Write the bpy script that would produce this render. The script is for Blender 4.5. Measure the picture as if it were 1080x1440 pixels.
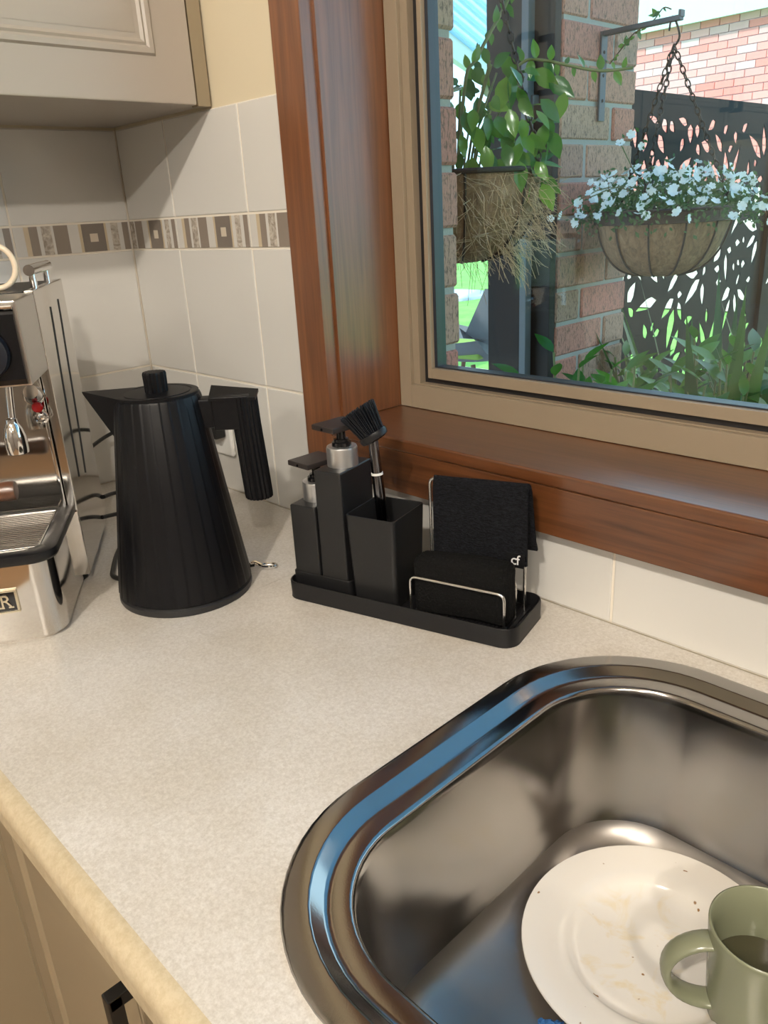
import bpy, bmesh, math, random
from mathutils import Vector, Matrix, Euler
from math import radians, sin, cos, pi, sqrt
random.seed(7)
for o in list(bpy.data.objects): bpy.data.objects.remove(o)
scene = bpy.context.scene
COL = scene.collection
# ------------------------------------------------------------------ camera (worktop surface is z = 0, metres)
cd = bpy.data.cameras.new('camera'); cam = bpy.data.objects.new('camera', cd); COL.objects.link(cam)
RX = Vector((0.69795597, 0.71421914, -0.05242597)); UP = Vector((-0.22056768, 0.28403763, 0.93309835)); FW = Vector((-0.68132765, 0.63969808, -0.35577942))
cam.matrix_world = Matrix(((RX.x, UP.x, -FW.x, 1.34750515), (RX.y, UP.y, -FW.y, -0.70099238), (RX.z, UP.z, -FW.z, 0.43775511), (0, 0, 0, 1)))
cd.sensor_fit = 'HORIZONTAL'; cd.sensor_width = 36; cd.lens = 1113.385/1080*36; cd.clip_start = .01; cd.clip_end = 200
scene.camera = cam
# ------------------------------------------------------------------ sky, sun, room lights, exposure
w = bpy.data.worlds.new('sky'); scene.world = w; w.use_nodes = True
bg = w.node_tree.nodes['Background']; bg.inputs['Color'].default_value = (0.55, 0.80, 1.0, 1); bg.inputs['Strength'].default_value = 2.6
sd = bpy.data.lights.new('sun', 'SUN'); sun = bpy.data.objects.new('sun', sd); COL.objects.link(sun)
sd.energy = 5.0; sd.angle = radians(1.5); sd.color = (1, .95, .88)
sun.rotation_euler = Vector((-0.45, 0.62, -0.75)).to_track_quat('-Z', 'Y').to_euler()
DOWNLIGHTS = [((1.47, -1.55), 68), ((2.58, -1.55), 60), ((1.47, -2.9), 27), ((2.58, -2.9), 27)]
for (lx, ly), e in DOWNLIGHTS:
    ld = bpy.data.lights.new('downlight_lamp', 'POINT'); ld.shadow_soft_size = .035; ld.energy = e; ld.color = (1, .915, .80)
    lo = bpy.data.objects.new('downlight_lamp', ld); COL.objects.link(lo); lo.location = (lx, ly, 1.46)
vs = scene.view_settings; vs.view_transform = 'Standard'; vs.look = 'None'; vs.gamma = 1; vs.use_curve_mapping = False; vs.exposure = 0.15

# ------------------------------------------------------------------ materials
MATS = {}
def mat(name, col=(.8, .8, .8), rough=.5, metal=0.0, **kw):
    m = bpy.data.materials.new(name); m.use_nodes = True
    b = m.node_tree.nodes['Principled BSDF']
    b.inputs['Base Color'].default_value = (*col, 1); b.inputs['Roughness'].default_value = rough; b.inputs['Metallic'].default_value = metal
    for k, v in kw.items(): b.inputs[k.replace('_', ' ')].default_value = v
    MATS[name] = m
    return m
class N:
    def __init__(s, m): s.t = m.node_tree; s.b = s.t.nodes['Principled BSDF']
    def n(s, typ, **kw):
        x = s.t.nodes.new('ShaderNode' + typ)
        for k, v in kw.items():
            if k in x.inputs: x.inputs[k].default_value = v
            else: setattr(x, k, v)
        return x
    def l(s, a, b): s.t.links.new(a, b)
    def coord(s, kind='Object', scale=(1, 1, 1), rot=(0, 0, 0)):
        c = s.n('TexCoord'); mp = s.n('Mapping'); mp.inputs['Scale'].default_value = scale; mp.inputs['Rotation'].default_value = rot
        s.l(c.outputs[kind], mp.inputs['Vector']); return mp.outputs['Vector']
    def noise(s, vec, scale, detail=3, rough=.5, dist=0):
        x = s.n('TexNoise'); x.inputs['Scale'].default_value = scale; x.inputs['Detail'].default_value = detail; x.inputs['Roughness'].default_value = rough; x.inputs['Distortion'].default_value = dist
        s.l(vec, x.inputs['Vector']); return x.outputs['Fac']
    def ramp(s, fac, stops):
        r = s.n('ValToRGB'); e = r.color_ramp.elements
        while len(e) < len(stops): e.new(.5)
        for i, (p, c) in enumerate(stops): e[i].position = p; e[i].color = (*c, 1)
        s.l(fac, r.inputs['Fac']); return r.outputs['Color']
    def color(s, out): s.l(out, s.b.inputs['Base Color'])
    def bump(s, fac, strength=.2, dist=.001):
        x = s.n('Bump'); x.inputs['Strength'].default_value = strength; x.inputs['Distance'].default_value = dist
        s.l(fac, x.inputs['Height']); s.l(x.outputs['Normal'], s.b.inputs['Normal'])
    def mix(s, fac, a, b, mode='MIX'):
        x = s.n('Mix', data_type='RGBA', blend_type=mode)
        if isinstance(fac, float): x.inputs[0].default_value = fac
        else: s.l(fac, x.inputs[0])
        for v, i in ((a, 6), (b, 7)):
            if isinstance(v, tuple): x.inputs[i].default_value = (*v, 1)
            else: s.l(v, x.inputs[i])
        return x.outputs[2]
    def rand(s): return s.n('ObjectInfo').outputs['Random']

m = mat('tile_white', (.66, .645, .61), .13); k = N(m); k.bump(k.noise(k.coord(), 14, 2), .12, .004)
m = mat('tile_left', (.66, .645, .61), .13)
mat('grout', (.78, .72, .62), .8)
mat('border_base', (.62, .60, .56), .2); mat('border_beige', (.56, .46, .32), .25); mat('border_brown', (.26, .215, .175), .25); mat('border_grey', (.19, .16, .135), .3); mat('border_cream', (.62, .54, .43), .35)
m = mat('border_marble', (.4, .34, .28), .25); k = N(m); k.color(k.ramp(k.noise(k.coord(scale=(1, 1, 1)), 60, 5, .6, 2), [(.35, (.24, .20, .16)), (.65, (.60, .54, .46))]))
m = mat('paint_cream', (.66, .58, .42), .6)
m = mat('plaster', (.80, .78, .74), .7); mat('room_wall', (.22, .20, .18), .7)
m = mat('floor_wood', (.32, .2, .11), .4); k = N(m); k.color(k.ramp(k.noise(k.coord(scale=(1, 12, 1)), 4, 4), [(.3, (.2, .11, .05)), (.7, (.42, .27, .15))]))
m = mat('laminate', (.6, .53, .43), .32); k = N(m); v = k.coord()
c1 = k.ramp(k.noise(v, 310, 4, .75), [(.34, (.555, .515, .465)), (.52, (.645, .61, .565)), (.68, (.725, .695, .655))])
c2 = k.ramp(k.noise(v, 9, 3), [(.35, (.90, .88, .84)), (.65, (1, 1, 1))]); k.color(k.mix(1.0, c1, c2, 'MULTIPLY'))
m = mat('laminate_edge', (.60, .51, .35), .35); k = N(m); k.color(k.ramp(k.noise(k.coord(), 160, 4, .7), [(.35, (.46, .38, .25)), (.65, (.56, .48, .34))]))
def wood(name, axis, dark, light, rough=.3):
    m = mat(name, light, rough, Coat_Weight=.85, Coat_Roughness=.36); k = N(m)
    sc = [130, 130, 130]; sc[axis] = 5
    v = k.coord(scale=tuple(sc)); n1 = k.noise(v, 1.0, 6, .62, .6)
    sc2 = [7, 7, 7]; sc2[axis] = .7
    n2 = k.noise(k.coord(scale=tuple(sc2)), 1.0, 3, .5, .5)
    a = k.ramp(n1, [(.28, dark), (.50, tuple((x+y)/2 for x, y in zip(dark, light))), (.72, light)])
    bb = k.ramp(n2, [(.3, (.78, .74, .70)), (.7, (1.1, 1.08, 1.06))])
    k.color(k.mix(1.0, a, bb, 'MULTIPLY')); k.bump(n1, .12, .0006)
wood('wood_vertical', 2, (.095, .032, .010), (.22, .083, .029))
wood('wood_horizontal', 0, (.055, .017, .0045), (.165, .060, .019))
m = mat('aluminium_beige', (.27, .215, .15), .42, 0.0); mat('track_black', (.012, .012, .014), .4); mat('gasket', (.02, .025, .035), .35)
mat('white_trim', (.8, .78, .74), .5)
m = mat('cabinet_paint', (.40, .355, .305), .38)
m = mat('cabinet_base_paint', (.29, .235, .155), .4)
mat('handle_black', (.012, .012, .012), .35, .3)
m = mat('stainless', (.36, .345, .33), .20, 1.0); k = N(m); nz = k.noise(k.coord(scale=(1, 1, 1)), 900, 2); k.bump(nz, .05, .0003)
r = k.ramp(k.noise(k.coord(), 6, 4), [(.3, (.10, .10, .10)), (.7, (.19, .19, .19))]); k.l(r, k.b.inputs['Roughness'])
m = mat('stainless_worn', (.36, .335, .31), .4, 1.0); k = N(m); r = k.ramp(k.noise(k.coord(), 12, 5, .7), [(.3, (.31, .31, .31)), (.7, (.45, .45, .45))]); k.l(r, k.b.inputs['Roughness'])
m = mat('stainless_brushed', (.38, .36, .34), .22, 1.0); k = N(m)
r = k.ramp(k.noise(k.coord(), 7, 5), [(.3, (.17, .17, .17)), (.7, (.25, .25, .25))]); k.l(r, k.b.inputs['Roughness'])
mat('chrome', (.80, .79, .78), .05, 1.0); mat('polished_steel', (.66, .63, .59), .09, 1.0); mat('satin_steel', (.55, .52, .48), .28, 1.0)
m = mat('satin_aluminium', (.62, .62, .62), .35, .9); mat('wire_steel', (.70, .69, .67), .25, 1.0)
mat('black_matte', (.004, .004, .005), .40, Specular_IOR_Level=.20); mat('black_satin', (.009, .009, .010), .36, Specular_IOR_Level=.34); mat('black_gloss', (.006, .006, .007), .08); mat('black_plastic', (.014, .014, .015), .45)
mat('pump_brown_black', (.026, .021, .020), .4); mat('black_rubber', (.012, .012, .012), .55)
m = mat('towel_black', (.004, .0045, .006), .95, Specular_IOR_Level=.15); k = N(m); nf = k.noise(k.coord(scale=(1, 1, 2.6)), 260, 3, .7); k.color(k.ramp(nf, [(.35, (.0025, .003, .004)), (.7, (.016, .017, .022))])); k.bump(nf, 1.0, .004)
m = mat('scrub_black', (.005, .005, .005), .95, Specular_IOR_Level=.15); k = N(m); k.bump(k.noise(k.coord(), 420, 3), 1.0, .002)
mat('bristle', (.005, .006, .009), .4, Specular_IOR_Level=.3); mat('white_print', (.75, .75, .75), .5); mat('white_plastic', (.8, .79, .76), .3)
mat('cord_black', (.01, .01, .01), .4); mat('red_plastic', (.35, .008, .008), .25); mat('blue_cloth', (.03, .13, .35), .8)
wood('walnut', 0, (.05, .02, .01), (.16, .065, .03), .3)
mat('cream_ceramic', (.74, .62, .47), .25)
m = mat('porcelain', (.80, .765, .71), .12); k = N(m); v = k.coord()
rd = k.n('VectorMath', operation='LENGTH'); k.l(k.coord(), rd.inputs[0])
inside = k.ramp(rd.outputs['Value'], [(.060, (1, 1, 1)), (.074, (0, 0, 0))])
st = k.ramp(k.noise(v, 26, 4, .6, 1.2), [(.52, (0, 0, 0)), (.66, (.55, .55, .55))])
mk_ = k.mix(1.0, inside, st, 'MULTIPLY'); c = k.mix(mk_, (.80, .765, .71), (.74, .60, .33))
sp = k.ramp(k.noise(v, 130, 1, .3), [(.775, (0, 0, 0)), (.80, (1, 1, 1))]); k.color(k.mix(sp, c, (.28, .15, .06)))
m = mat('sage_glaze', (.215, .225, .145), .22); mat('tea', (.06, .055, .03), .03)
m = mat('brick', (.4, .28, .22), .9); k = N(m); v = k.coord(scale=(1, 1, .35)); r_ = k.rand()
nf = k.noise(v, 260, 4, .75); base = k.ramp(r_, [(0, (.58, .235, .175)), (.3, (.58, .36, .26)), (.55, (.46, .29, .215)), (.8, (.62, .225, .18)), (1, (.52, .34, .25))])
k.color(k.mix(k.ramp(nf, [(.38, (.85, .85, .85)), (.50, (0, 0, 0))]), base, (.13, .09, .07))); k.bump(nf, .6, .004)
m = mat('mortar', (.40, .385, .355), .95); k = N(m); k.bump(k.noise(k.coord(), 220, 3), .4, .002)
m = mat('brick_red', (.5, .2, .16), .9); k = N(m); k.color(k.ramp(k.rand(), [(0, (.70, .22, .19)), (.35, (.76, .31, .28)), (.6, (.62, .38, .37)), (.8, (.74, .24, .21)), (1, (.66, .46, .45))]))
mat('mortar_pale', (.70, .62, .60), .95)
mat('eave_white', (.50, .66, .65), .6); mat('screen_black', (.006, .007, .011), .6, Specular_IOR_Level=.15); mat('steel_grey', (.10, .105, .12), .5, .3); mat('post_grey', (.14, .145, .15), .5)
mat('chain_black', (.03, .022, .018), .5, .4)
m = mat('coir', (.30, .19, .10), .95); k = N(m); nf = k.noise(k.coord(scale=(1, 1, .5)), 75, 6, .75, .8); k.color(k.ramp(nf, [(.3, (.15, .085, .042)), (.55, (.34, .21, .115)), (.78, (.56, .40, .25))])); k.bump(nf, 1.0, .008)
mat('coir_fibre', (.54, .40, .25), .9)
def leafmat(name, a, b, rough=.35, tr=.25):
    m = mat(name, a, rough); k = N(m); k.color(k.ramp(k.rand(), [(0, a), (1, b)]))
    k.b.inputs['Transmission Weight'].default_value = 0; k.b.inputs['Subsurface Weight'].default_value = 0
    t = k.n('BsdfTranslucent'); k.l(k.ramp(k.rand(), [(0, tuple(x*1.6 for x in a)), (1, tuple(x*1.6 for x in b))]), t.inputs['Color'])
    mx = k.n('MixShader'); mx.inputs[0].default_value = tr
    k.l(k.b.outputs[0], mx.inputs[1]); k.l(t.outputs[0], mx.inputs[2]); k.l(mx.outputs[0], k.t.nodes['Material Output'].inputs[0])
leafmat('leaf_trailing', (.035, .14, .035), (.17, .32, .05), .16); leafmat('leaf_shrub', (.02, .10, .018), (.11, .28, .035), .25)
leafmat('leaf_strap', (.035, .10, .03), (.10, .20, .05), .3); leafmat('leaf_small', (.05, .13, .04), (.09, .2, .06), .45)
leafmat('leaf_palm', (.03, .07, .03), (.06, .11, .04), .4)
leafmat('petal', (.80, .86, .88), (.88, .92, .92), .6, .2)
mat('stem', (.16, .19, .07), .6); mat('stem_brown', (.14, .08, .045), .7)
m = mat('lawn', (.16, .42, .08), .9); k = N(m); k.color(k.ramp(k.noise(k.coord(), 3, 5, .7), [(.3, (.11, .34, .05)), (.7, (.22, .52, .10))]))
m = mat('paving', (.62, .54, .50), .9); mat('soil', (.06, .045, .035), .95)
m = mat('roof_sheet', (.35, .62, .85), .5); k = N(m); t = k.n('BsdfTranslucent'); t.inputs['Color'].default_value = (.45, .72, .92, 1); mx = k.n('MixShader'); mx.inputs[0].default_value = .6
k.l(k.b.outputs[0], mx.inputs[1]); k.l(t.outputs[0], mx.inputs[2]); k.l(mx.outputs[0], k.t.nodes['Material Output'].inputs[0])
mat('chair_grey', (.20, .215, .235), .5); mat('cushion_green', (.20, .32, .06), .8)
m = mat('glass', (1, 1, 1), 0); k = N(m); tr = k.n('BsdfTransparent'); tr.inputs['Color'].default_value = (.93, .97, .97, 1); gl = k.n('BsdfGlossy'); gl.inputs['Roughness'].default_value = .0
lw = k.n('LayerWeight'); lw.inputs['Blend'].default_value = .5; p5 = k.n('Math', operation='POWER'); k.l(lw.outputs['Facing'], p5.inputs[0]); p5.inputs[1].default_value = 5
ma = k.n('Math', operation='MULTIPLY_ADD'); k.l(p5.outputs[0], ma.inputs[0]); ma.inputs[1].default_value = .94; ma.inputs[2].default_value = .045
mx = k.n('MixShader'); k.l(ma.outputs[0], mx.inputs[0]); k.l(tr.outputs[0], mx.inputs[1]); k.l(gl.outputs[0], mx.inputs[2]); k.l(mx.outputs[0], k.t.nodes['Material Output'].inputs[0])
m = mat('veranda_sheet', (.35, .5, .6), .5); k = N(m); t = k.n('BsdfTranslucent'); t.inputs['Color'].default_value = (.40, .60, .78, 1); mx = k.n('MixShader'); mx.inputs[0].default_value = .6
k.l(k.b.outputs[0], mx.inputs[1]); k.l(t.outputs[0], mx.inputs[2]); k.l(mx.outputs[0], k.t.nodes['Material Output'].inputs[0])
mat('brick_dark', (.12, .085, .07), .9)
m = mat('lamp_face', (1, 1, 1), .5)

# ------------------------------------------------------------------ helpers
def M(x): return MATS[x] if isinstance(x, str) else x
def mesh_of(bm, mats, name, smooth=True, angle=35):
    me = bpy.data.meshes.new(name)
    bmesh.ops.recalc_face_normals(bm, faces=bm.faces[:])
    bm.to_mesh(me); bm.free()
    for x in (mats if isinstance(mats, (list, tuple)) else [mats]): me.materials.append(M(x))
    if smooth:
        me.shade_smooth(); me.set_sharp_from_angle(angle=radians(angle))
    return me
def obj(name, bm, mats, parent=None, loc=(0, 0, 0), rot=(0, 0, 0), smooth=True, angle=35):
    bmin = not isinstance(bm, bpy.types.Mesh)
    me = bm if isinstance(bm, bpy.types.Mesh) else mesh_of(bm, mats, name, smooth, angle)
    o = bpy.data.objects.new(name, me); COL.objects.link(o); o.location = loc; o.rotation_euler = rot
    if parent is not None: o.parent = parent
    if smooth and bmin and angle == 35: wn = o.modifiers.new('weighted_normals', 'WEIGHTED_NORMAL'); wn.keep_sharp = True; wn.weight = 80
    return o
def tag(o, label=None, cat=None, group=None, kind=None):
    if label: o['label'] = label
    if cat: o['category'] = cat
    if group: o['group'] = group
    if kind: o['kind'] = kind
    return o
def thing(name, label, cat, loc=(0, 0, 0), rz=0, group=None):
    o = bpy.data.objects.new(name, None); COL.objects.link(o); o.location = loc; o.rotation_euler = (0, 0, rz); o.empty_display_size = .05
    return tag(o, label, cat, group)
def struct(name, bm, mats, label=None, **kw):
    o = obj(name, bm, mats, **kw); tag(o, label, None, None, 'structure'); return o
def NB(): return bmesh.new()
def box(bm, x0, x1, y0, y1, z0, z1, bev=0, seg=2, mi=0):
    vs = [bm.verts.new((x, y, z)) for z in (z0, z1) for y in (y0, y1) for x in (x0, x1)]
    fs = [bm.faces.new([vs[i] for i in q]) for q in ((0, 2, 3, 1), (4, 5, 7, 6), (0, 1, 5, 4), (2, 6, 7, 3), (0, 4, 6, 2), (1, 3, 7, 5))]
    for f in fs: f.material_index = mi
    if bev:
        es = {e for f in fs for e in f.edges}
        bmesh.ops.bevel(bm, geom=list(es), offset=bev, segments=seg, profile=.5, affect='EDGES')
    return bm
def bx(*a, **k): return box(NB(), *a, **k)
def rings(bm, R, cap0=True, cap1=True, closed=True, mi=0):
    V = [[bm.verts.new(p) for p in r] for r in R]; n = len(V[0])
    for a, b in zip(V[:-1], V[1:]):
        for i in range(n if closed else n-1):
            j = (i+1) % n
            f = bm.faces.new((a[i], a[j], b[j], b[i])); f.material_index = mi
    if cap0: f = bm.faces.new(V[0][::-1]); f.material_index = mi
    if cap1: f = bm.faces.new(V[-1]); f.material_index = mi
    return V
def lathe(bm, prof, n=40, c=(0, 0), cap0=True, cap1=True):
    rings(bm, [[(c[0]+r*cos(2*pi*i/n), c[1]+r*sin(2*pi*i/n), z) for i in range(n)] for r, z in prof], cap0, cap1); return bm
def tube(bm, pts, r, n=8, closed=False, caps=True):
    P = [Vector(p) for p in pts]; R = []; prev = None
    rr = r if isinstance(r, (list, tuple)) else [r]*len(P)
    for i, p in enumerate(P):
        if closed: t = P[(i+1) % len(P)]-P[i-1]
        else: t = P[min(i+1, len(P)-1)]-P[max(i-1, 0)]
        t.normalize()
        u = prev - t*prev.dot(t) if prev else t.orthogonal()
        if u.length < 1e-6: u = t.orthogonal()
        u.normalize(); prev = u; vv = t.cross(u)
        R.append([p+(u*cos(2*pi*a/n)+vv*sin(2*pi*a/n))*rr[i] for a in range(n)])
    if closed: R.append(R[0])
    if closed:
        V = [[bm.verts.new(q) for q in ring] for ring in R[:-1]]; V.append(V[0])
        for a, b in zip(V[:-1], V[1:]):
            for i in range(n): bm.faces.new((a[i], a[(i+1) % n], b[(i+1) % n], b[i]))
    else: rings(bm, R, caps, caps)
    return bm
def smoothpath(pts, sub=6):
    P = [Vector(p) for p in pts]; out = []
    for i in range(len(P)-1):
        p0, p1, p2, p3 = P[max(i-1, 0)], P[i], P[i+1], P[min(i+2, len(P)-1)]
        for k in range(sub):
            t = k/sub
            out.append(.5*((2*p1)+(p2-p0)*t+(2*p0-5*p1+4*p2-p3)*t*t+(3*p1-p0-3*p2+p3)*t**3))
    out.append(P[-1]); return out
def filletpath(pts, rad, n=5):
    P = [Vector(p) for p in pts]; out = [P[0]]
    for i in range(1, len(P)-1):
        a = (P[i-1]-P[i]).normalized(); b = (P[i+1]-P[i]).normalized()
        for k in range(n+1):
            t = k/n; p = P[i]+a*rad*(1-t)**2+b*rad*t**2
            out.append(p)
    out.append(P[-1]); return out
def rrect(x0, x1, y0, y1, r, n=8):
    out = []
    for cx, cy, a0 in ((x1-r, y1-r, 0), (x0+r, y1-r, 90), (x0+r, y0+r, 180), (x1-r, y0+r, 270)):
        for k in range(n+1): a = radians(a0+90*k/n); out.append((cx+r*cos(a), cy+r*sin(a)))
    return out
def poly2d(outer, holes, thick, name, mats):
    cu = bpy.data.curves.new('tmp', 'CURVE'); cu.dimensions = '2D'; cu.fill_mode = 'BOTH'; cu.extrude = thick/2
    for pl in [outer]+holes:
        s = cu.splines.new('POLY'); s.points.add(len(pl)-1); s.use_cyclic_u = True
        for p, q in zip(s.points, pl): p.co = (q[0], q[1], 0, 1)
    t = bpy.data.objects.new('tmp', cu); COL.objects.link(t)
    dg = bpy.context.evaluated_depsgraph_get(); me = bpy.data.meshes.new_from_object(t.evaluated_get(dg)); bpy.data.objects.remove(t); bpy.data.curves.remove(cu)
    me.name = name; me.materials.clear()
    for x in (mats if isinstance(mats, (list, tuple)) else [mats]): me.materials.append(M(x))
    return me
def textmesh(s, size, thick, m, spacing=1.0):
    cu = bpy.data.curves.new('tmp', 'FONT'); cu.body = s; cu.size = size; cu.extrude = thick/2; cu.align_x = 'CENTER'; cu.align_y = 'CENTER'; cu.space_character = spacing; cu.resolution_u = 4
    t = bpy.data.objects.new('tmp', cu); COL.objects.link(t)
    dg = bpy.context.evaluated_depsgraph_get(); me = bpy.data.meshes.new_from_object(t.evaluated_get(dg)); bpy.data.objects.remove(t); bpy.data.curves.remove(cu)
    me.materials.clear(); me.materials.append(M(m)); return me

# ================================================================== THE ROOM
ZF, ZC = -.9, 1.5          # floor and ceiling
XR, YF = 4.2, -3.6         # right and front walls
WX0, WX1, WZ0, WZ1 = .53, 2.35, .150, 1.28   # window opening
b = bx(-.15, XR+.1, YF-.1, .15, ZF-.08, ZF); struct('floor', b, 'floor_wood', 'brown timber floor of the kitchen')
b = bx(-.15, XR+.1, YF-.1, .262, ZC, ZC+.15); struct('ceiling', b, 'plaster', 'plain white ceiling')
b = NB(); box(b, -.12, WX0-.018, .0035, .15, ZF, ZC); box(b, WX1+.018, XR+.1, .0035, .15, ZF, ZC); box(b, WX0-.018, WX1+.018, .0035, .15, ZF, WZ0); box(b, WX0-.018, WX1+.018, .0035, .15, WZ1+.02, ZC)
wall_back = struct('wall_back', b, 'paint_cream', 'cream wall around the window with white tiled splashback')
wall_left = struct('wall_left', bx(-.12, -.0035, YF, .0035, ZF, ZC), 'paint_cream', 'cream wall behind the coffee machine with white tiled splashback')
struct('wall_right', bx(XR, XR+.1, YF, .15, ZF, ZC), 'room_wall', 'plain grey beige side wall')
struct('wall_front', bx(-.12, XR+.1, YF-.1, YF, ZF, ZC), 'room_wall', 'plain grey beige wall behind the photographer')
# grout beds
obj('grout', bx(0, .49, .0015, .0036, 0, .5845), 'grout', wall_back); obj('grout', bx(.49, 3.2, .0015, .0036, 0, .115), 'grout', wall_back)
obj('grout', bx(-.0036, -.0015, -2.4, .0015, 0, .5845), 'grout', wall_left)
G = .0016
TZ = [(0, .1946), (.1946, .3965), (.4437, .585)]
def tile_mesh(wd, h, m='tile_white'): return mesh_of(bx(-wd/2+G, wd/2-G, -.003, .003, -h/2+G, h/2-G, bev=.0012, seg=2), m, 'tile', False)
tcache = {}
def put_tile(parent, wall, u0, u1, z0, z1):
    key = (round(u1-u0, 4), round(z1-z0, 4))
    if key not in tcache: tcache[key] = tile_mesh(*key)
    t = random.uniform(-.0006, .0006)
    if wall == 'back': o = obj('tile', tcache[key], None, parent, ((u0+u1)/2, .003, (z0+z1)/2), (t, 0, t*2))
    else: o = obj('tile', tcache[key], None, parent, (-.003, (u0+u1)/2, (z0+z1)/2), (t, 0, radians(90)+t*2))
    return o
ucol = [0, .1543, .3543, .4785]
for z0, z1 in TZ:
    for a, c in zip(ucol[:-1], ucol[1:]): put_tile(wall_back, 'back', a, c, z0, z1)
edges = [.4785, .5543]+[.5543+.2*i for i in range(1, 13)]
for a, c in zip(edges[:-1], edges[1:]): put_tile(wall_back, 'back', a, c, 0, .108)
for z0, z1 in TZ:
    for i in range(12): put_tile(wall_left, 'left', -.2*(i+1), -.2*i, z0, z1)
# decorated border tiles: stripes given as (start, end, material index) along a 0.2 m tile
BM = ['border_base', 'border_beige', 'border_brown', 'border_marble', 'border_grey', 'border_cream']
STR = [(.018, .026, 1), (.026, .040, 2), (.046, .062, 3), (.066, .090, 2), (.108, .113, 1), (.113, .153, 4), (.153, .157, 1), (.165, .178, 3), (.186, .197, 2)]
def border_mesh(u0, u1):     # part of the pattern from u0 to u1, origin in the middle
    bm = NB(); h = .0472; zs = [-h/2+G, -.0045-.002, .0045+.002, h/2-G]; mid = (u0+u1)/2
    xs = sorted({u0+G, u1-G} | {x for s in STR for x in s[:2] if u0+G < x < u1-G} | {x for x in (.126, .140) if u0+G < x < u1-G})
    box(bm, u0+G-mid, u1-G-mid, -.0028, .003, zs[0], zs[3])
    for xa, xb in zip(xs[:-1], xs[1:]):
        xm = (xa+xb)/2; mi = 0
        for s in STR:
            if s[0] <= xm <= s[1]: mi = s[2]
        for za, zb in zip(zs[:-1], zs[1:]):
            mm = 5 if (mi == 4 and .126 <= xm <= .140 and abs((za+zb)/2) < .003) else mi
            y = -.003 if mm != 4 else -.0032
            f = bm.faces.new([bm.verts.new(p) for p in ((xa-mid, y, za), (xb-mid, y, za), (xb-mid, y, zb), (xa-mid, y, zb))]); f.material_index = mm
    return mesh_of(bm, BM, 'border_tile', False)
ZB = (.3965+.4437)/2
for a, c, u0 in ((0, .1543, .0457), (.1543, .3543, 0), (.3543, .4785, 0)):
    obj('border_tile', border_mesh(u0, u0+c-a), None, wall_back, ((a+c)/2, .003, ZB))
bm_full = border_mesh(0, .2)
for i in range(12): obj('border_tile', bm_full, None, wall_left, (-.003, -.2*i-.1, ZB), (0, 0, radians(90)))

# ------------------------------------------------------------------ window: timber trim
tr = struct('trim_1', bx(.469, .5255, -.0205, .004, .094, 1.4, bev=.002), 'wood_vertical', 'upright timber architrave left of the window')
b = bx(.5255, WX1+.055, -.0205, .004, .094, .150, bev=.0015); struct('trim_2', b, 'wood_horizontal', 'timber apron board under the window sill')
b = bx(.5255, WX1+.055, -.0215, .125, .150, .1665, bev=.003, seg=3); struct('trim_3', b, 'wood_horizontal', 'polished timber window sill')
struct('trim_4', bx(.512, .53, .0, .125, .1668, 1.3, bev=.0012), 'wood_vertical', 'timber jamb lining left of the window')
b = NB(); box(b, WX1, WX1+.018, 0, .125, .1668, 1.3, bev=.001); box(b, WX1+.0, WX1+.057, -.0205, -.0005, .094, 1.4, bev=.002); struct('trim_5', b, 'wood_vertical', 'timber lining right of the window')
b = NB(); box(b, .53, WX1, 0, .125, 1.262, 1.28); box(b, .5255, WX1, -.0205, -.0005, 1.27, 1.34, bev=.002); struct('trim_6', b, 'wood_horizontal', 'timber lining above the window')
# ------------------------------------------------------------------ window: aluminium frame, sash, glass
win = bpy.data.objects.new('window_1', None); COL.objects.link(win); tag(win, 'beige aluminium framed kitchen window', None, None, 'structure')
def frame_ring(x0, x1, z0, z1, wl, wr, wb, wt, y0, y1, bev, name, m):
    bm = NB(); box(bm, x0, x0+wl, y0, y1, z0, z1, bev); box(bm, x1-wr, x1, y0, y1, z0, z1, bev); box(bm, x0+wl, x1-wr, y0, y1, z0, z0+wb, bev); box(bm, x0+wl, x1-wr, y0, y1, z1-wt, z1, bev)
    return obj(name, bm, m, win)
FX0, FX1, FZ0, FZ1 = .531, WX1-.001, .167, 1.262
frame_ring(FX0, FX1, FZ0, FZ1, .0225, .0225, .0335, .03, .1125, .152, .0012, 'outer_frame', 'aluminium_beige')
frame_ring(FX0+.0225, FX1-.0225, FZ0+.0335, FZ1-.03, .0125, .0125, .002, .01, .1185, .152, .0006, 'frame_bead', 'aluminium_beige')
frame_ring(FX0+.035, FX1-.035, FZ0+.0355, FZ1-.04, .0105, .0105, .0075, .0075, .130, .152, 0, 'track', 'track_black')
frame_ring(FX0+.0455, FX1-.0455, FZ0+.043, FZ1-.0475, .0075, .0075, .0145, .0145, .124, .150, .0008, 'sash', 'aluminium_beige')
frame_ring(FX0+.053, FX1-.053, FZ0+.0575, FZ1-.062, .0055, .0055, .002, .002, .131, .150, .0004, 'gasket', 'gasket')
obj('glass_pane', bx(FX0+.0545, FX1-.0545, .1405, .1425, FZ0+.058, FZ1-.0625), 'glass', win, smooth=False)

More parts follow.
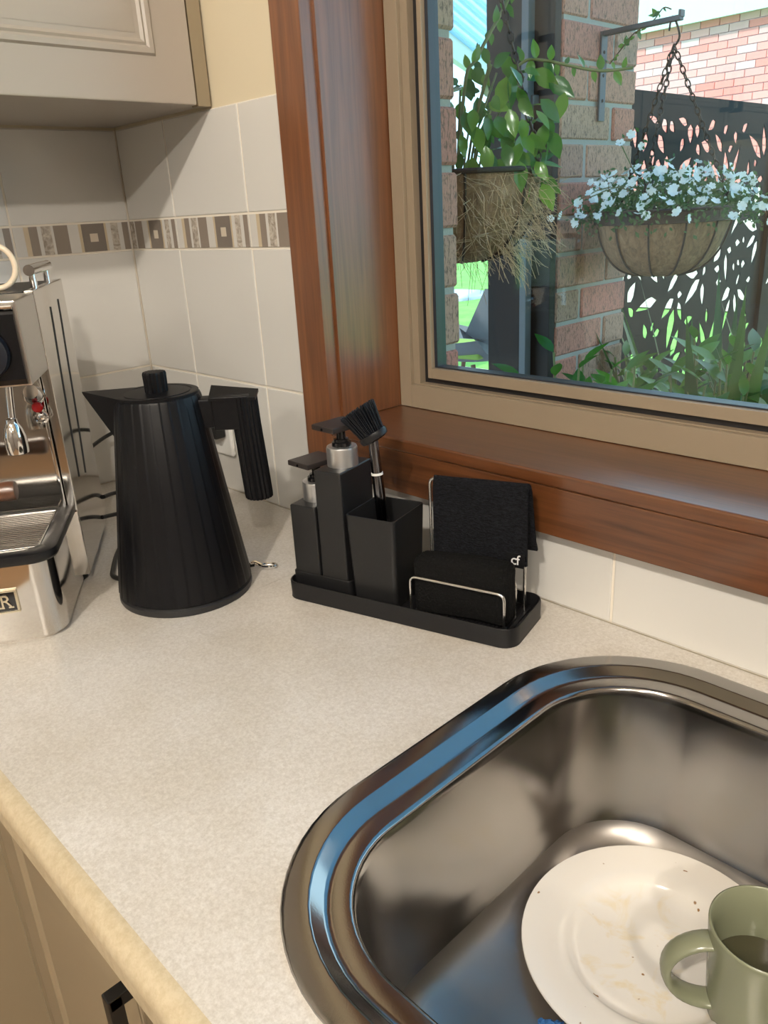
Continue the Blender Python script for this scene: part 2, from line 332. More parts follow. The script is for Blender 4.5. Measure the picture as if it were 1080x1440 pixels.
# ================================================================== OUTDOORS (structure)
ZG = -1.05
b = NB(); box(b, -40, 14, .262, 40, ZG-.3, ZG-.02); struct('ground_lawn', b, 'lawn', 'green lawn beyond the veranda')
b = bx(-4.3, 3, .262, 5.3, ZG-.1, ZG); struct('veranda_floor', b, 'paving', 'pale paving of the veranda')
struct('veranda_roof', bx(-1.2, 5, .262, 2.0, 1.50, 1.512), 'veranda_sheet', 'underside of the veranda roof above the window')
wall_ext = struct('wall_exterior', bx(-.1, .5145, .1525, .256, ZG, 1.5), 'mortar', 'brick outer skin of the house beside the window')
brick_s = mesh_of(bx(-.115, .115, -.055, .055, -.038, .038, bev=.004, seg=1), 'brick', 'brick', False)
brick_h = mesh_of(bx(-.0525, .0525, -.055, .055, -.038, .038, bev=.004, seg=1), 'brick', 'brick', False)
for k_ in range(-20, 10):
    z = .661+.043+.086*k_
    if z > 1.45 or z < ZG+.04: continue
    o = obj('brick', brick_s if k_ % 2 else brick_h, None, wall_ext, (.52-(.115 if k_ % 2 else .0525)+random.uniform(-.002, .002), .2075+random.uniform(-.002, .002), z))
    if k_ % 2 == 0: obj('brick', brick_s, None, wall_ext, (.52-.115-.115, .2075, z))
    else: obj('brick', brick_h, None, wall_ext, (.52-.24-.0525, .2075, z))
# house sides above/below window outside
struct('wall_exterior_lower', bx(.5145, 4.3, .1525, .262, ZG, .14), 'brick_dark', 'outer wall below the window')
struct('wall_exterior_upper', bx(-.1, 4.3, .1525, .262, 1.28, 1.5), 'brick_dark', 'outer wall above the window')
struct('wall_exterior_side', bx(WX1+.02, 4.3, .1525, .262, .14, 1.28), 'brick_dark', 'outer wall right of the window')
struct('wall_sky_blocker', bx(-.98, -.86, .262, 1.72, ZG, 1.5), 'brick_dark', 'unseen dark wall added left of the veranda to block sky light')  # out of view, added to keep sky light off the pillar's near face
# veranda pillar
PX1, PY0, PW, PD = .168, 1.05, .2175, .33
pil = thing('brick_pillar', 'brick veranda pillar carrying the basket bracket', 'pillar', (PX1-PW/2, PY0+PD/2, ZG))
obj('mortar', bx(-PW/2+.005, PW/2-.005, -PD/2+.005, PD/2-.005, 0, 1.5-ZG), 'mortar', pil, smooth=False)
Lb, Wb = .2175, .1025
pb = mesh_of(bx(-Lb/2, Lb/2, -Wb/2, Wb/2, -.038, .038, bev=.004, seg=1), 'brick', 'brick', False)
for k_ in range(-19, 12):
    z = .568+.043+.086*k_-ZG
    if z < .03 or z > 1.5-ZG-.03: continue
    s_ = 1 if k_ % 2 else -1
    for x, y, a in ((0, -s_*(PD/2-Wb/2), 0), (-PW/2+Wb/2, s_*(PD/2-Lb/2), pi/2), (PW/2-Wb/2, s_*(PD/2-Lb/2), pi/2)):
        obj('brick', pb, None, pil, (x+random.uniform(-.002, .002), y+random.uniform(-.002, .002), z), (0, 0, a))
# neighbour's house
nb = thing('neighbour_house', 'pinkish red brick house with pale eaves seen above the dark screen', 'house', (-4, 10, ZG))
obj('wall', bx(-1.2, 6, .01, .2, 0, 3.44), 'mortar_pale', nb, smooth=False)
nbk = mesh_of(bx(-.115, .115, 0, .06, -.038, .038), 'brick_red', 'brick', False)
cnt = 0
for r_ in range(13):
    for c_ in range(-4, 12):
        x = c_*.24+(.12 if r_ % 2 else 0); obj('brick', nbk, None, nb, (x, -.012, 3.40-r_*.086)); cnt += 1
lowb = NB()
for r_ in range(13, 22):
    for c_ in range(-4, 16):
        x = c_*.24+(.12 if r_ % 2 else 0); box(lowb, x-.115, x+.115, -.012, .05, 3.40-r_*.086-.038, 3.40-r_*.086+.038)
tag(obj('brickwork', lowb, 'brick_red', nb, smooth=False), None, None, None, 'stuff')
obj('eave_soffit', bx(-1.6, 6.5, -.12, .1, 3.44, 3.48), 'eave_white', nb); obj('fascia', bx(-1.6, 6.5, -.16, -.12, 3.42, 4.2), 'eave_white', nb)
rb = NB(); V = [rb.verts.new(p) for p in ((-1.7, -.15, 4.2), (6.6, -.15, 4.2), (6.6, 4, 5.8), (-1.7, 4, 5.8))]; rb.faces.new(V); bmesh.ops.solidify(rb, geom=rb.faces[:], thickness=.08); obj('roof', rb, 'eave_white', nb)
# patio roof of corrugated sheet
pr_ = thing('patio_roof', 'pale blue corrugated patio roof beyond the left hanging basket', 'roof', (-2.8, 4.5, 1.4))
A0, A1, B0, B1 = [Vector(p)-Vector((-2.8, 4.5, 1.4)) for p in ((-2.198, 3.271, 1.441), (-3.47, 5.664, 1.431), (-2.091, 3.70, 2.005), (-3.351, 6.221, 2.206))]
b = NB(); n = 120; nr = (A1-A0).cross(B0-A0).normalized(); Vv = []
for i in range(n+1):
    t = i/n; o_ = nr*(.018*sin(2*pi*i/10)); Vv.append((b.verts.new(A0.lerp(B0, t)+o_), b.verts.new(A1.lerp(B1, t)+o_)))
for p, q_ in zip(Vv[:-1], Vv[1:]): b.faces.new((p[0], q_[0], q_[1], p[1]))
obj('corrugated_sheet', b, 'roof_sheet', pr_)
b = NB(); rings(b, [[P+Vector(d) for d in ((0, 0, .01), (-.04, -.02, .01), (-.04, -.02, -.13), (0, 0, -.13))] for P in (A0, A1)]); obj('beam', b, 'eave_white', pr_)
obj('post', bx(-.04, .04, -.04, .04, 0, 1.431-.12-ZG, bev=.004), 'post_grey', pr_, (A1.x, A1.y, ZG-1.4))

# ================================================================== WORKTOP, CABINETS
SK = (.94, 1.45, -.518, -.027, .145)     # sink rim: x0 x1 y0 y1 corner radius
wt = thing('worktop', 'cream speckled laminate worktop with rounded front edge', 'worktop', (0, 0, -.036))
YN = -.562
hole = rrect(SK[0]+.012, SK[1]-.012, SK[2]+.012, SK[3]-.012, SK[4]-.012, 10)
me = poly2d([(.5764, YN), (3.2, YN), (3.2, -.0002), (.5764, -.0002)], [hole], .036, 'worktop_slab', 'laminate')
obj('worktop_slab', me, None, wt, (0, 0, .018))
me = poly2d([(.0002, -2.4), (YN*-1, -2.4), (-YN, YN-.014), (.576, YN-.014), (.576, -.0002), (.0002, -.0002)], [], .036, 'worktop_slab', 'laminate'); obj('worktop_slab', me, None, wt, (0, 0, .018))
def nosing(pa, pb, out):  # half-round edge swept from pa to pb
    prof = []
    for k_ in range(9):
        a = pi/2*k_/8; prof.append((.016*sin(a), -.016+.016*cos(a)))
    prof += [(.016, -.030), (.010, -.036), (0, -.036)]
    R = [[(p[0]+out[0]*u, p[1]+out[1]*u, .036+z) for u, z in prof] for p in (pa, pb)]
    b = NB(); rings(b, R); return b
obj('front_edge', nosing((.577, YN), (3.2, YN), (0, -1)), 'laminate_edge', wt)
obj('front_edge', nosing((-YN, YN-.0145), (-YN, -2.4), (1, 0)), 'laminate_edge', wt)
# base cabinets under the window run
def panel_door(bm, w_, h_, t=.018):     # door in local x (width), z (height); front face at y = 0 facing -y
    box(bm, 0, w_, 0, t, 0, h_, bev=.003)
    def lip(i, d):  # rectangular raised/recessed moulding ring
        return [(i, d, i), (w_-i, d, i), (w_-i, d, h_-i), (i, d, h_-i)]
    rings(bm, [lip(.055, .0005), lip(.058, -.0035), lip(.064, -.0035), lip(.067, -.001), lip(.070, -.0025), lip(.074, .0)], False, False)
    rings(bm, [lip(.080, -.0003), lip(.105, -.0055)], False, True)
def handle(ln, parent, loc, rot=(0, 0, 0), so=.034, m='handle_black'):   # vertical D handle, local -y out of the door
    b = NB(); s = .0055
    box(b, -s, s, -so, -so+.011, -ln/2, ln/2, bev=.0012); box(b, -s, s, -so+.0005, 0, ln/2-.011, ln/2+.0002, bev=.0012); box(b, -s, s, -so+.0005, 0, -ln/2-.0002, -ln/2+.011, bev=.0012)
    return obj('handle', b, m, parent, loc, rot)
lab = ['cream base cabinet below the worktop left of the sink', 'cream base cabinet under the sink', 'cream base cabinet right of the sink', 'cream base cabinet at the far right end']
xs = [.557, .953, 1.45, 2.0, 2.6]
for i in range(4):
    c_ = thing('base_cabinet', lab[i], 'cabinet', (xs[i], -.55, ZF), 0, 'base cabinets under the window')
    wd = xs[i+1]-xs[i]
    b = NB(); box(b, 0, wd, .02, .04, .1, .86)
    for u in (0, wd-.016): box(b, u, u+.016, .04, .54, .1, .86)
    box(b, .016, wd-.016, .04, .54, .1, .116)
    obj('carcass', b, 'cabinet_base_paint', c_)
    d = NB(); panel_door(d, wd-.005, .735); do = obj('door', d, 'cabinet_base_paint', c_, (.0025, 0, .115)); handle(.13, do, (wd-.045, 0, .655))
    obj('kickboard', bx(0, wd, .055, .07, 0, .1), 'cabinet_base_paint', c_)
c_ = thing('base_cabinet', 'cream corner base cabinet at the left picture edge', 'cabinet', (.55, -.552, ZF), radians(0), 'base cabinets under the window')
b = NB(); box(b, -.54, .004, .0, .018, .1, .862); box(b, -.018, 0, -1.8, -.0, .1, .862); obj('carcass', b, 'cabinet_base_paint', c_); obj('kickboard', bx(-.54, -.06, -1.8, .0, .0, .098), 'cabinet_base_paint', c_)
# wall cabinet on the left wall: front at x = .30, doors face +x
wc = thing('wall_cabinet', 'taupe wall cabinet with raised panel doors above the coffee machine', 'cabinet', (0, 0, .586))
obj('carcass', bx(.0005, .277, -1.8, -.002, .002, .72, bev=.001), 'cabinet_paint', wc)
obj('filler_strip', bx(.277, .294, -.0215, -.0005, 0, .72, bev=.001), 'cabinet_base_paint', wc)
for i, y0 in enumerate((-.4610, -.90, -1.34, -1.78)):
    d = NB(); panel_door(d, .436, .72); do = obj('door', d, 'cabinet_paint', wc, (.298, y0, 0.0005), (0, 0, radians(90)))
    handle(.105, do, (.026 if i % 2 == 0 else .41, 0, .10))
# ------------------------------------------------------------------ sink
x0, x1, y0, y1, rr = SK
prof = [(.006, -.0035), (.0008, -.0004), (0, .0012), (.0012, .0026), (.004, .0030), (.0185, .0034), (.0205, .0026), (.0285, -.0032), (.0315, -.0040), (.0345, -.0040), (.0465, -.0034), (.0490, -.0044), (.0505, -.0075), (.0515, -.013), (.0535, -.035), (.058, -.090), (.062, -.125), (.068, -.147), (.077, -.1605), (.090, -.1675), (.108, -.170), (.125, -.1705)]
R = []
for ins, z in prof:
    r = max(rr-ins, .062); R.append([(x, y, z) for x, y in rrect(x0+ins, x1-ins, y0+ins, y1-ins, r, 14)])
sk = thing('kitchen_sink', 'stainless steel inset sink bowl with rounded corners', 'sink', (0, 0, 0))
b = NB(); V_ = rings(b, R, False, True)
for f in b.faces:
    z_ = f.calc_center_median().z; f.material_index = 2 if z_ < -.150 else 1 if z_ < -.012 else 0
so_ = obj('bowl', b, ['stainless', 'stainless_brushed', 'stainless_worn'], sk, angle=75); wn = so_.modifiers.new('weighted_normals', 'WEIGHTED_NORMAL'); wn.keep_sharp = True; wn.weight = 70
dr = NB(); lathe(dr, [(.045, -.1702), (.044, -.1690), (.038, -.1692), (.034, -.1725)], 32, (1.29, -.30)); obj('drain', dr, 'stainless', sk)
# ------------------------------------------------------------------ plate, mug, blue cloth in the sink
pl = thing('dinner_plate', 'dirty white plate lying in the stainless sink under the green mug', 'plate', (1.131, -.2155, -.170), 0)
b = NB(); pf = [(0.0001, .0058), (.045, .0058), (.060, .0066), (.066, .0085), (.070, .0125), (.0735, .0155), (.080, .0172), (.106, .0212), (.1082, .0210), (.1086, .0198), (.100, .0165), (.080, .0125), (.068, .0065), (.060, .0008), (.052, 0), (.049, .002), (0.0001, .002)]
lathe(b, pf, 72, cap0=False, cap1=False); bmesh.ops.remove_doubles(b, verts=b.verts[:], dist=.0003); po = obj('dish', b, 'porcelain', pl, rot=(radians(1.0), radians(-1.2), 0), angle=60)
mg = thing('mug', 'sage green mug standing on the dirty white plate', 'mug', (1.2155, -.2135, -.1638))
b = NB(); pf = [(.0001, 0), (.030, 0), (.0335, .0015), (.0355, .006), (.0372, .03), (.0395, .070), (.0408, .0915), (.0406, .0932), (.0395, .0938), (.0383, .0930), (.0372, .070), (.0350, .03), (.0325, .010), (.027, .0065), (.0001, .0065)]
lathe(b, pf, 64, cap0=False, cap1=False); bmesh.ops.remove_doubles(b, verts=b.verts[:], dist=.0003); obj('body', b, 'sage_glaze', mg, angle=60)
b = NB(); lathe(b, [(.0355, .046), (.0001, .0461)], 48, cap0=True, cap1=False); obj('liquid', b, 'tea', mg)
ha = radians(218)   # handle points to the front left
pts = []
for k_ in range(19):
    a = radians(100-200*k_/18); pts.append((.036+.0335*max(cos(a), -.05), .0480+.0300*sin(a)))
b = NB(); R = []
for i, (u, z) in enumerate(pts):
    p = Vector((u, 0, z)); q0 = Vector((pts[max(i-1, 0)][0], 0, pts[max(i-1, 0)][1])); q1 = Vector((pts[min(i+1, 18)][0], 0, pts[min(i+1, 18)][1]))
    t = (q1-q0).normalized(); nrm = t.cross(Vector((0, 1, 0)))
    R.append([p+Vector((0, 1, 0))*(.0095*cos(a))+nrm*.0040*sin(a) for a in [2*pi*j/14 for j in range(14)]])
rings(b, R); obj('handle', b, 'sage_glaze', mg, rot=(0, 0, ha), angle=60)
b = NB(); R = []
for k_ in range(9):
    u = -.010+.020*k_/8
    R.append([(u, -.008+.016*j/7, .0022+.003*sin(k_*1.3+j*.9)**2+(.003 if j in (0, 7) else .006)*.3) for j in range(8)]+[(u, .008-.016*j/7, .0002) for j in range(8)])
rings(b, R); tag(obj('wash_cloth', b, 'blue_cloth', None, (1.1065, -.3275, -.1702), (0, 0, .6)), 'blue scrap of cloth on the sink floor beside the plate', 'cloth')

# ================================================================== KETTLE
KC = (.503, -.26)
kb = tag(obj('kettle_base', lathe(NB(), [(.074, 0), (.0815, .0005), (.0825, .003), (.0822, .008), (.079, .0105), (.06, .011)], 72), 'black_plastic', None, (*KC, 0)), 'round black power base under the electric kettle', 'kettle base')
ke = thing('electric_kettle', 'black pleated electric kettle with ribbed handle on the worktop', 'kettle', (*KC, .0112), radians(45.6))
def pleat(th, amp, n=30):
    t = (th*n/(2*pi)) % 1.0
    return amp*(t if t < .82 else (1-t)/.18*.82)
b = NB(); NS = 360; R = []
for z, r, amp in ((0, .0802, .0004), (.0015, .0819, .0007), (.012, .0807, .0008), (.12, .0654, .0008), (.236, .0499, .0007), (.2395, .0486, .0005)):
    R.append([((r+pleat(2*pi*i/NS, amp))*cos(2*pi*i/NS), (r+pleat(2*pi*i/NS, amp))*sin(2*pi*i/NS), z) for i in range(NS)])
rings(b, R); obj('body', b, 'black_matte', ke, angle=25)
b = NB(); lathe(b, [(.0478, .2385), (.0478, .2425), (.0462, .2432), (.041, .2430), (.040, .2418), (.0385, .2418), (.0375, .2432), (.012, .2436)], 64); ld_ = obj('lid', b, 'black_matte', ke)
b = NB(); NS = 96; R = []
for z, r in ((.2434, .0125), (.2640, .0130), (.2665, .0122), (.2668, .010)):
    R.append([((r+.0007*cos(2*pi*i/NS*16))*cos(2*pi*i/NS), (r+.0007*cos(2*pi*i/NS*16))*sin(2*pi*i/NS), z) for i in range(NS)])
rings(b, R); obj('knob', b, 'black_matte', ld_)
b = NB(); tipv = Vector((-.0875, 0, .2475)); lowv = Vector((-.0545, 0, .188)); L_ = []; 
aL = radians(180-50); A = Vector((.0475*cos(aL), .0475*sin(aL), .2425)); B_ = Vector((A.x, -A.y, A.z))
lowA = Vector((-.050, .012, .186)); lowB = Vector((-.050, -.012, .186))
v = [b.verts.new(p) for p in (tipv, A, B_, lowv, lowA, lowB, Vector((-.0868, 0, .2445)))]
for q in ((0, 1, 2), (0, 6, 4, 1), (6, 3, 4), (0, 2, 5, 6), (6, 5, 3), (1, 4, 5, 2), (3, 5, 4)): b.faces.new([v[i] for i in q])
obj('spout', b, 'black_matte', ke, angle=20)
b = NB()   # handle arm
box(b, .040, .068, -.012, .012, .199, .2335, bev=.003); box(b, .064, .1085, -.0135, .0135, .196, .2355, bev=.002)
V0 = [(.062, -.0155, .2345), (.116, -.0135, .2335), (.116, .0150, .2375), (.060, .0180, .2440)]
top = [Vector(p) for p in V0]; vv = [b.verts.new(p) for p in top]+[b.verts.new(p-Vector((0, 0, .0035))) for p in top]
for q in ((0, 1, 2, 3), (7, 6, 5, 4), (0, 4, 5, 1), (1, 5, 6, 2), (2, 6, 7, 3), (3, 7, 4, 0)): b.faces.new([vv[i] for i in q])
obj('handle_arm', b, 'black_matte', ke)
b = NB(); NS = 120; R = []
for k_, (z, cx, r) in enumerate(((.234, .1000, .0155), (.20, .1008, .0158), (.15, .1035, .0162), (.112, .1055, .0163), (.108, .1057, .0158), (.1072, .1057, .0145))):
    R.append([(cx+(r+.0008*cos(20*2*pi*i/NS))*cos(2*pi*i/NS), (r*.95+.0008*cos(20*2*pi*i/NS))*sin(2*pi*i/NS), z) for i in range(NS)])
rings(b, R[::-1]); obj('grip', b, 'black_matte', ke, angle=50)
# metal clip beside the kettle
b = NB(); tube(b, [(.016*cos(a)*.62+.016, .0055*sin(a), .0030) for a in [2*pi*i/20 for i in range(20)]], .0022, 8, True)
tube(b, smoothpath([(.006, .0, .003), (-.004, .003, .006), (-.010, -.002, .005), (-.018, .002, .0035)]), [.0032]*18+[.0025], 8)
tube(b, [(-.006, .004, .004), (-.004, -.005, .006), (-.010, -.004, .004)], .0026, 8)
tag(obj('metal_clip', b, 'chrome', None, (.5245, -.1655, 0.0005), (0, 0, radians(40))), 'small shiny metal clip lying beside the kettle', 'clip')

# ================================================================== DISH CADDY
CO = Vector((.622, -.190, 0)); CT = math.atan2(.072, .27)
def CL(a, b_, c_=0):
    return (CO.x+a*cos(CT)-b_*sin(CT), CO.y+a*sin(CT)+b_*cos(CT), c_)
ca = thing('caddy_tray', 'black sink caddy tray with steel wire rails beside the sink', 'tray', CL(.149, .044), CT)
hx, hy = .149, .0475
b = NB(); P = [(-.003, .0), (-.0005, .0006), (0.0005, .004), (0, .021), (.0007, .0225), (.0018, .0225), (.0026, .021), (.0035, .0075)]
R = []
for ins, z in P: R.append([(x, y, z) for x, y in rrect(-hx+max(ins, 0), hx-max(ins, 0), -hy+max(ins, 0), hy-max(ins, 0), .018-max(ins, 0), 6)])
R[0] = [(x, y, 0) for x, y in rrect(-hx+.003, hx-.003, -hy+.003, hy-.003, .015, 6)]
rings(b, R); obj('tray', b, 'black_satin', ca, angle=40)
b = NB()
for i in range(24):
    u = .019+.115*i/23
    box(b, u-.0012, u+.0012, -.038, .038, .0075, .0092)
obj('drain_ridges', b, 'black_satin', ca)
def caddy_local(a, b_): return (a-.149, b_-.044)
b = NB(); X0, Y0 = caddy_local(.0035, .011); X1, Y1 = caddy_local(.0872, .083)
R = [[(x, y, z) for x, y in rrect(X0+i, X1-i, Y0+i, Y1-i, .005, 4)] for i, z in ((0, .0076), (0, .0305), (.0008, .0315), (.0016, .0305), (.0018, .010))]
rings(b, R); obj('dispenser_holder', b, 'black_satin', ca)
def wire(a0, a1, ly, h, name, r=.0018, fr=.008):
    p0 = caddy_local(a0, ly); p1 = caddy_local(a1, ly)
    b = tube(NB(), filletpath([(p0[0], p0[1], .0076), (p0[0], p0[1], h), (p1[0], p1[1], h), (p1[0], p1[1], .0076)], fr), r, 10); return obj(name, b, 'wire_steel', ca, angle=60)
wire(.1665, .2795, .0145, .0535, 'sponge_rail'); wire(.1665, .2765, .0535, .0535, 'sponge_rail'); wire(.1655, .2805, .0705, .152, 'towel_rail')
def pump_parts(t, cz, cx, cy, r=.0182):
    b = lathe(NB(), [(r, cz), (r, cz+.020), (r-.0008, cz+.0225), (r-.003, cz+.023)], 40, (cx, cy)); obj('collar', b, 'satin_aluminium', t)
    b = lathe(NB(), [(.0115, cz+.0225), (.0112, cz+.0275), (.009, cz+.0285), (.0085, cz+.031), (.0055, cz+.0315), (.0052, cz+.044)], 28, (cx, cy)); pm = obj('pump', b, 'black_gloss', t)
    b = NB(); box(b, -.019, .019, -.024, .024, cz+.043, cz+.0495, bev=.0012)
    box(b, -.006, .006, -.008, .008, cz+.0395, cz+.0435, bev=.001)
    o = obj('pump_plate', b, 'pump_brown_black', t, (cx-.004, cy+.001, 0), (0, 0, -CT))
    b = lathe(NB(), [(.0016, -.0005), (.0016, .0005)], 12); obj('nozzle', b, 'black_gloss', o, (0, -.0242, cz+.046), (radians(90), 0, 0))
for a0, h, lb in ((.0450, .1640, 'tall narrow dark grey soap dispenser with silver collar beside the brush cup'), (.0055, .1170, 'short narrow dark grey soap dispenser at the caddy end')):
    d = thing('soap_dispenser', lb, 'dispenser', CL(a0+.019, .046, .0076), CT, 'pair of pump dispensers in the caddy')
    b = NB(); box(b, -.0185, .0185, -.033, .034, .0002, h-.0076, bev=.0022, seg=3); obj('bottle', b, 'bottle_dark' if 'bottle_dark' in MATS else mat('bottle_dark', (.013, .013, .0135), .36, Specular_IOR_Level=.36), d)
    pump_parts(d, h-.0076, .001, .000)
cu_ = thing('brush_cup', 'square tapered black cup holding the dish brush', 'cup', CL(.1195, .045, .0076), CT)
b = NB(); R = []
for sx, sy, z in ((.0270, .0310, .0004), (.0285, .0325, .001), (.0325, .0360, .1085), (.0322, .0357, .1095), (.0308, .0343, .1095), (.0304, .0339, .108), (.0268, .0308, .004)):
    R.append([(x, y, z) for x, y in rrect(-sx, sx, -sy, sy, .005, 5)])
rings(b, R); obj('cup_body', b, 'bottle_dark', cu_)
# brush
br = thing('dish_brush', 'black dish brush with metal handle standing in the square cup', 'brush', CL(.1195, .045, .012), CT)
p0 = Vector((-.004, .010, .002)); p1 = Vector((-.0165, .0095, .182)); ax = (p1-p0).normalized(); ln = (p1-p0).length
def on(t): return p0+ax*ln*t
obj('handle', tube(NB(), [on(0), on(.3), on(.78)], [.0072, .0072, .0064], 20), mat('gunmetal', (.20, .20, .22), .14, 1.0), br, angle=60)
obj('ring', tube(NB(), [on(.775), on(.79)], .0069, 20), 'white_plastic', br)
obj('neck', tube(NB(), [on(.79), on(.95), on(1.0)], [.0062, .0060, .0058], 20), 'gunmetal', br, angle=60)
hd = Vector((-.50, -.12, .86)).normalized(); hc = on(1.0)+Vector((.002, 0, .004))
hq = hd.to_track_quat('Z', 'Y').to_euler()
b = NB(); R = []
for r, z in ((.010, -.004), (.0145, -.002), (.0155, .002), (.0150, .0055)): R.append([(r*1.0*cos(a), r*1.15*sin(a), z) for a in [2*pi*i/28 for i in range(28)]])
rings(b, R); obj('brush_head', b, 'black_satin', br, tuple(hc), hq)
b = NB()
for i in range(150):
    r = .0135*sqrt((i+.5)/150); a = i*2.39996
    q0 = Vector((r*cos(a), r*1.15*sin(a), .005)); q1 = Vector((r*1.55*cos(a)+random.uniform(-.0008, .0008), r*1.75*sin(a)+random.uniform(-.0008, .0008), .037+random.uniform(-.0015, .0015)))
    tube(b, [q0, q1], [.0009, .0007], 4)
obj('bristles', b, 'bristle', br, tuple(hc), hq)
# scrubbing pad
b = NB(); bmesh.ops.create_grid(b, x_segments=1, y_segments=1, size=1); b.clear()
box(b, -.0575, .0575, -.0155, .0155, 0, .070, bev=.008, seg=3); bmesh.ops.subdivide_edges(b, edges=b.edges[:], cuts=3, use_grid_fill=True)
for v_ in b.verts: v_.co += Vector((random.uniform(-1, 1), random.uniform(-1, 1), random.uniform(-1, 1)))*.0005+Vector((0, .0012*sin(v_.co.x*70), -.003*(v_.co.x/.0575)**2+.003*v_.co.x/.0575))
tag(obj('scrubbing_pad', b, 'scrub_black', None, CL(.2235, .034, .0096), (0, 0, CT), angle=60), 'black scrubbing pad upright in the caddy wire rack', 'sponge')
# towel draped over the rail
def towel():
    b = NB(); W0, W1 = .1715, .2850; nx = 26; rows = []
    path = [(-.0062, .062), (-.0062, .085), (-.0060, .11), (-.0055, .135), (-.0045, .150), (-.0025, .1565), (0, .1585), (.0028, .1565), (.0052, .150), (.0075, .135), (.0105, .115), (.014, .095), (.018, .084)]
    outer = path; L = len(outer)
    def pt(i, t, off):
        y, z = outer[i]; a = outer[max(i-1, 0)]; c_ = outer[min(i+1, L-1)]
        d = Vector((c_[0]-a[0], c_[1]-a[1])).normalized(); nrm = Vector((-d.y, d.x))
        u = W0+(W1-W0)*t; back = max(0, (i-6)/6)
        u += back*.004*t
        wav = .0012*sin(t*9+i*.4)+back*.004*sin(t*5+1)
        zz = z+(.006*(t-.35) if i < 3 else 0)*(3-i)/3-back*.006*t+ (0.004*(t-.5) if 3 < i < 9 else 0)
        return Vector((u-.149, .0705-.044+y+wav*.6+nrm.x*off, zz+nrm.y*off))
    R = []
    for k_ in range(nx+1):
        t = k_/nx; R.append([pt(i, t, 0) for i in range(L)]+[pt(i, t, -.0028) for i in range(L-1, -1, -1)])
    rings(b, R); return b
tw = thing('dish_cloth', 'black terry cloth folded over the caddy towel rail', 'cloth', CL(.149, .044), CT)
obj('fabric', towel(), 'towel_black', tw, angle=70)
obj('label_patch', bx(-.0105, .0105, -.0004, .0004, -.0085, .0085, bev=.0003), mat('satin_black', (.004, .004, .005), .6, Specular_IOR_Level=.2), tw, (.2735-.149, .0702-.044-.0072-.0025, .0735))
obj('logo_print', textmesh('cf', .0165, .0006, 'white_print', .9), None, tw, (.2735-.149, .0702-.044-.0080-.0025, .0740), (radians(90), 0, 0))

# ================================================================== COFFEE MACHINE  (local x = front, local y = toward the window)
FA = radians(-32); Fv = Vector((cos(FA), sin(FA), 0)); Sv = Vector((-sin(FA), cos(FA), 0))
mo = Fv*.47+Sv*(-.195)
cm = thing('coffee_machine', 'polished steel espresso machine at the left picture edge', 'coffee machine', tuple(mo), FA)
def q(f, s): return (f-.47, s+.195)
def fbox(b, f0, f1, s0, s1, z0, z1, bev=0, seg=2):
    a = q(f0, s0); c_ = q(f1, s1); return box(b, a[0], c_[0], a[1], c_[1], z0, z1, bev, seg)
SR, SL = -.078, -.312
obj('body', fbox(NB(), .302, .4985, SL+.006, SR-.0125, .020, .369, .002), 'polished_steel', cm)
obj('side_panel', fbox(NB(), .300, .503, SR-.0115, SR, .012, .3725, .0015), 'polished_steel', cm); obj('side_panel', fbox(NB(), .300, .503, SL-.006, SL+.0055, .012, .3725, .0015), 'polished_steel', cm)
for pts in ([(.420, .346), (.424, .32), (.432, .28), (.440, .23), (.446, .18), (.452, .13)], [(.358, .350), (.362, .32), (.370, .28), (.380, .22), (.392, .16), (.402, .12)]):
    obj('side_groove', tube(NB(), smoothpath([(*q(f, SR+.0002), z) for f, z in pts], 4), .0011, 6), 'black_rubber', cm)
for f in (.33, .485):
    for s in (SR-.02, SL+.02): obj('foot', lathe(NB(), [(.012, 0), (.013, .004), (.011, .021)], 20, q(f, s)), 'black_rubber', cm)
obj('front_flange', fbox(NB(), .5032, .5072, SR-.034, SR-.0005, .013, .1), 'polished_steel', cm)
obj('front_panel', fbox(NB(), .4985, .5005, SL+.008, SR-.0135, .098, .281), 'polished_steel', cm)
obj('front_trim', fbox(NB(), .499, .507, SR-.0165, SR-.012, .10, .282, .001), 'chrome', cm)
obj('upper_housing', fbox(NB(), .501, .598, SL, SR-.001, .280, .3705, .003), 'satin_steel', cm)
b = NB(); y0, y1 = q(0, SL+.004)[1], q(0, SR-.005)[1]; fx = q(.598, 0)[0]; R = []
for y in (y0, y1): R.append([(fx-.02, y, .283), (fx+.004, y, .283), (fx+.006, y, .290), (fx+.006, y, .352), (fx+.001, y, .363), (fx-.010, y, .368), (fx-.02, y, .368)])
rings(b, R); obj('front_cover', b, 'black_gloss', cm)
obj('front_rail', tube(NB(), [(fx+.0045, y0, .3640), (fx+.0045, y1, .3640)], .0028, 10), 'chrome', cm)
dl = obj('dial', lathe(NB(), [(.026, 0), (.027, .004), (.025, .010), (.018, .012)], 36), mat('dial_dark', (.008, .010, .016), .3), cm, (fx+.006, q(0, -.120)[1], .318), (0, radians(90), 0))
# steam wand
wx = [(*q(.560, -.112), .284), (*q(.561, -.1145), .262), (*q(.562, -.1165), .240), (*q(.562, -.1172), .232)]
obj('steam_wand', tube(NB(), smoothpath(wx, 4), .0042, 12), 'chrome', cm, angle=60)
c0 = q(.562, -.1178); obj('wand_tip', lathe(NB(), [(.0042, .2400), (.0064, .2385), (.0066, .2340), (.0072, .2325), (.0100, .2270), (.0122, .2180), (.0126, .2050), (.0120, .1985), (.0105, .1975)], 28, c0), 'chrome', cm)
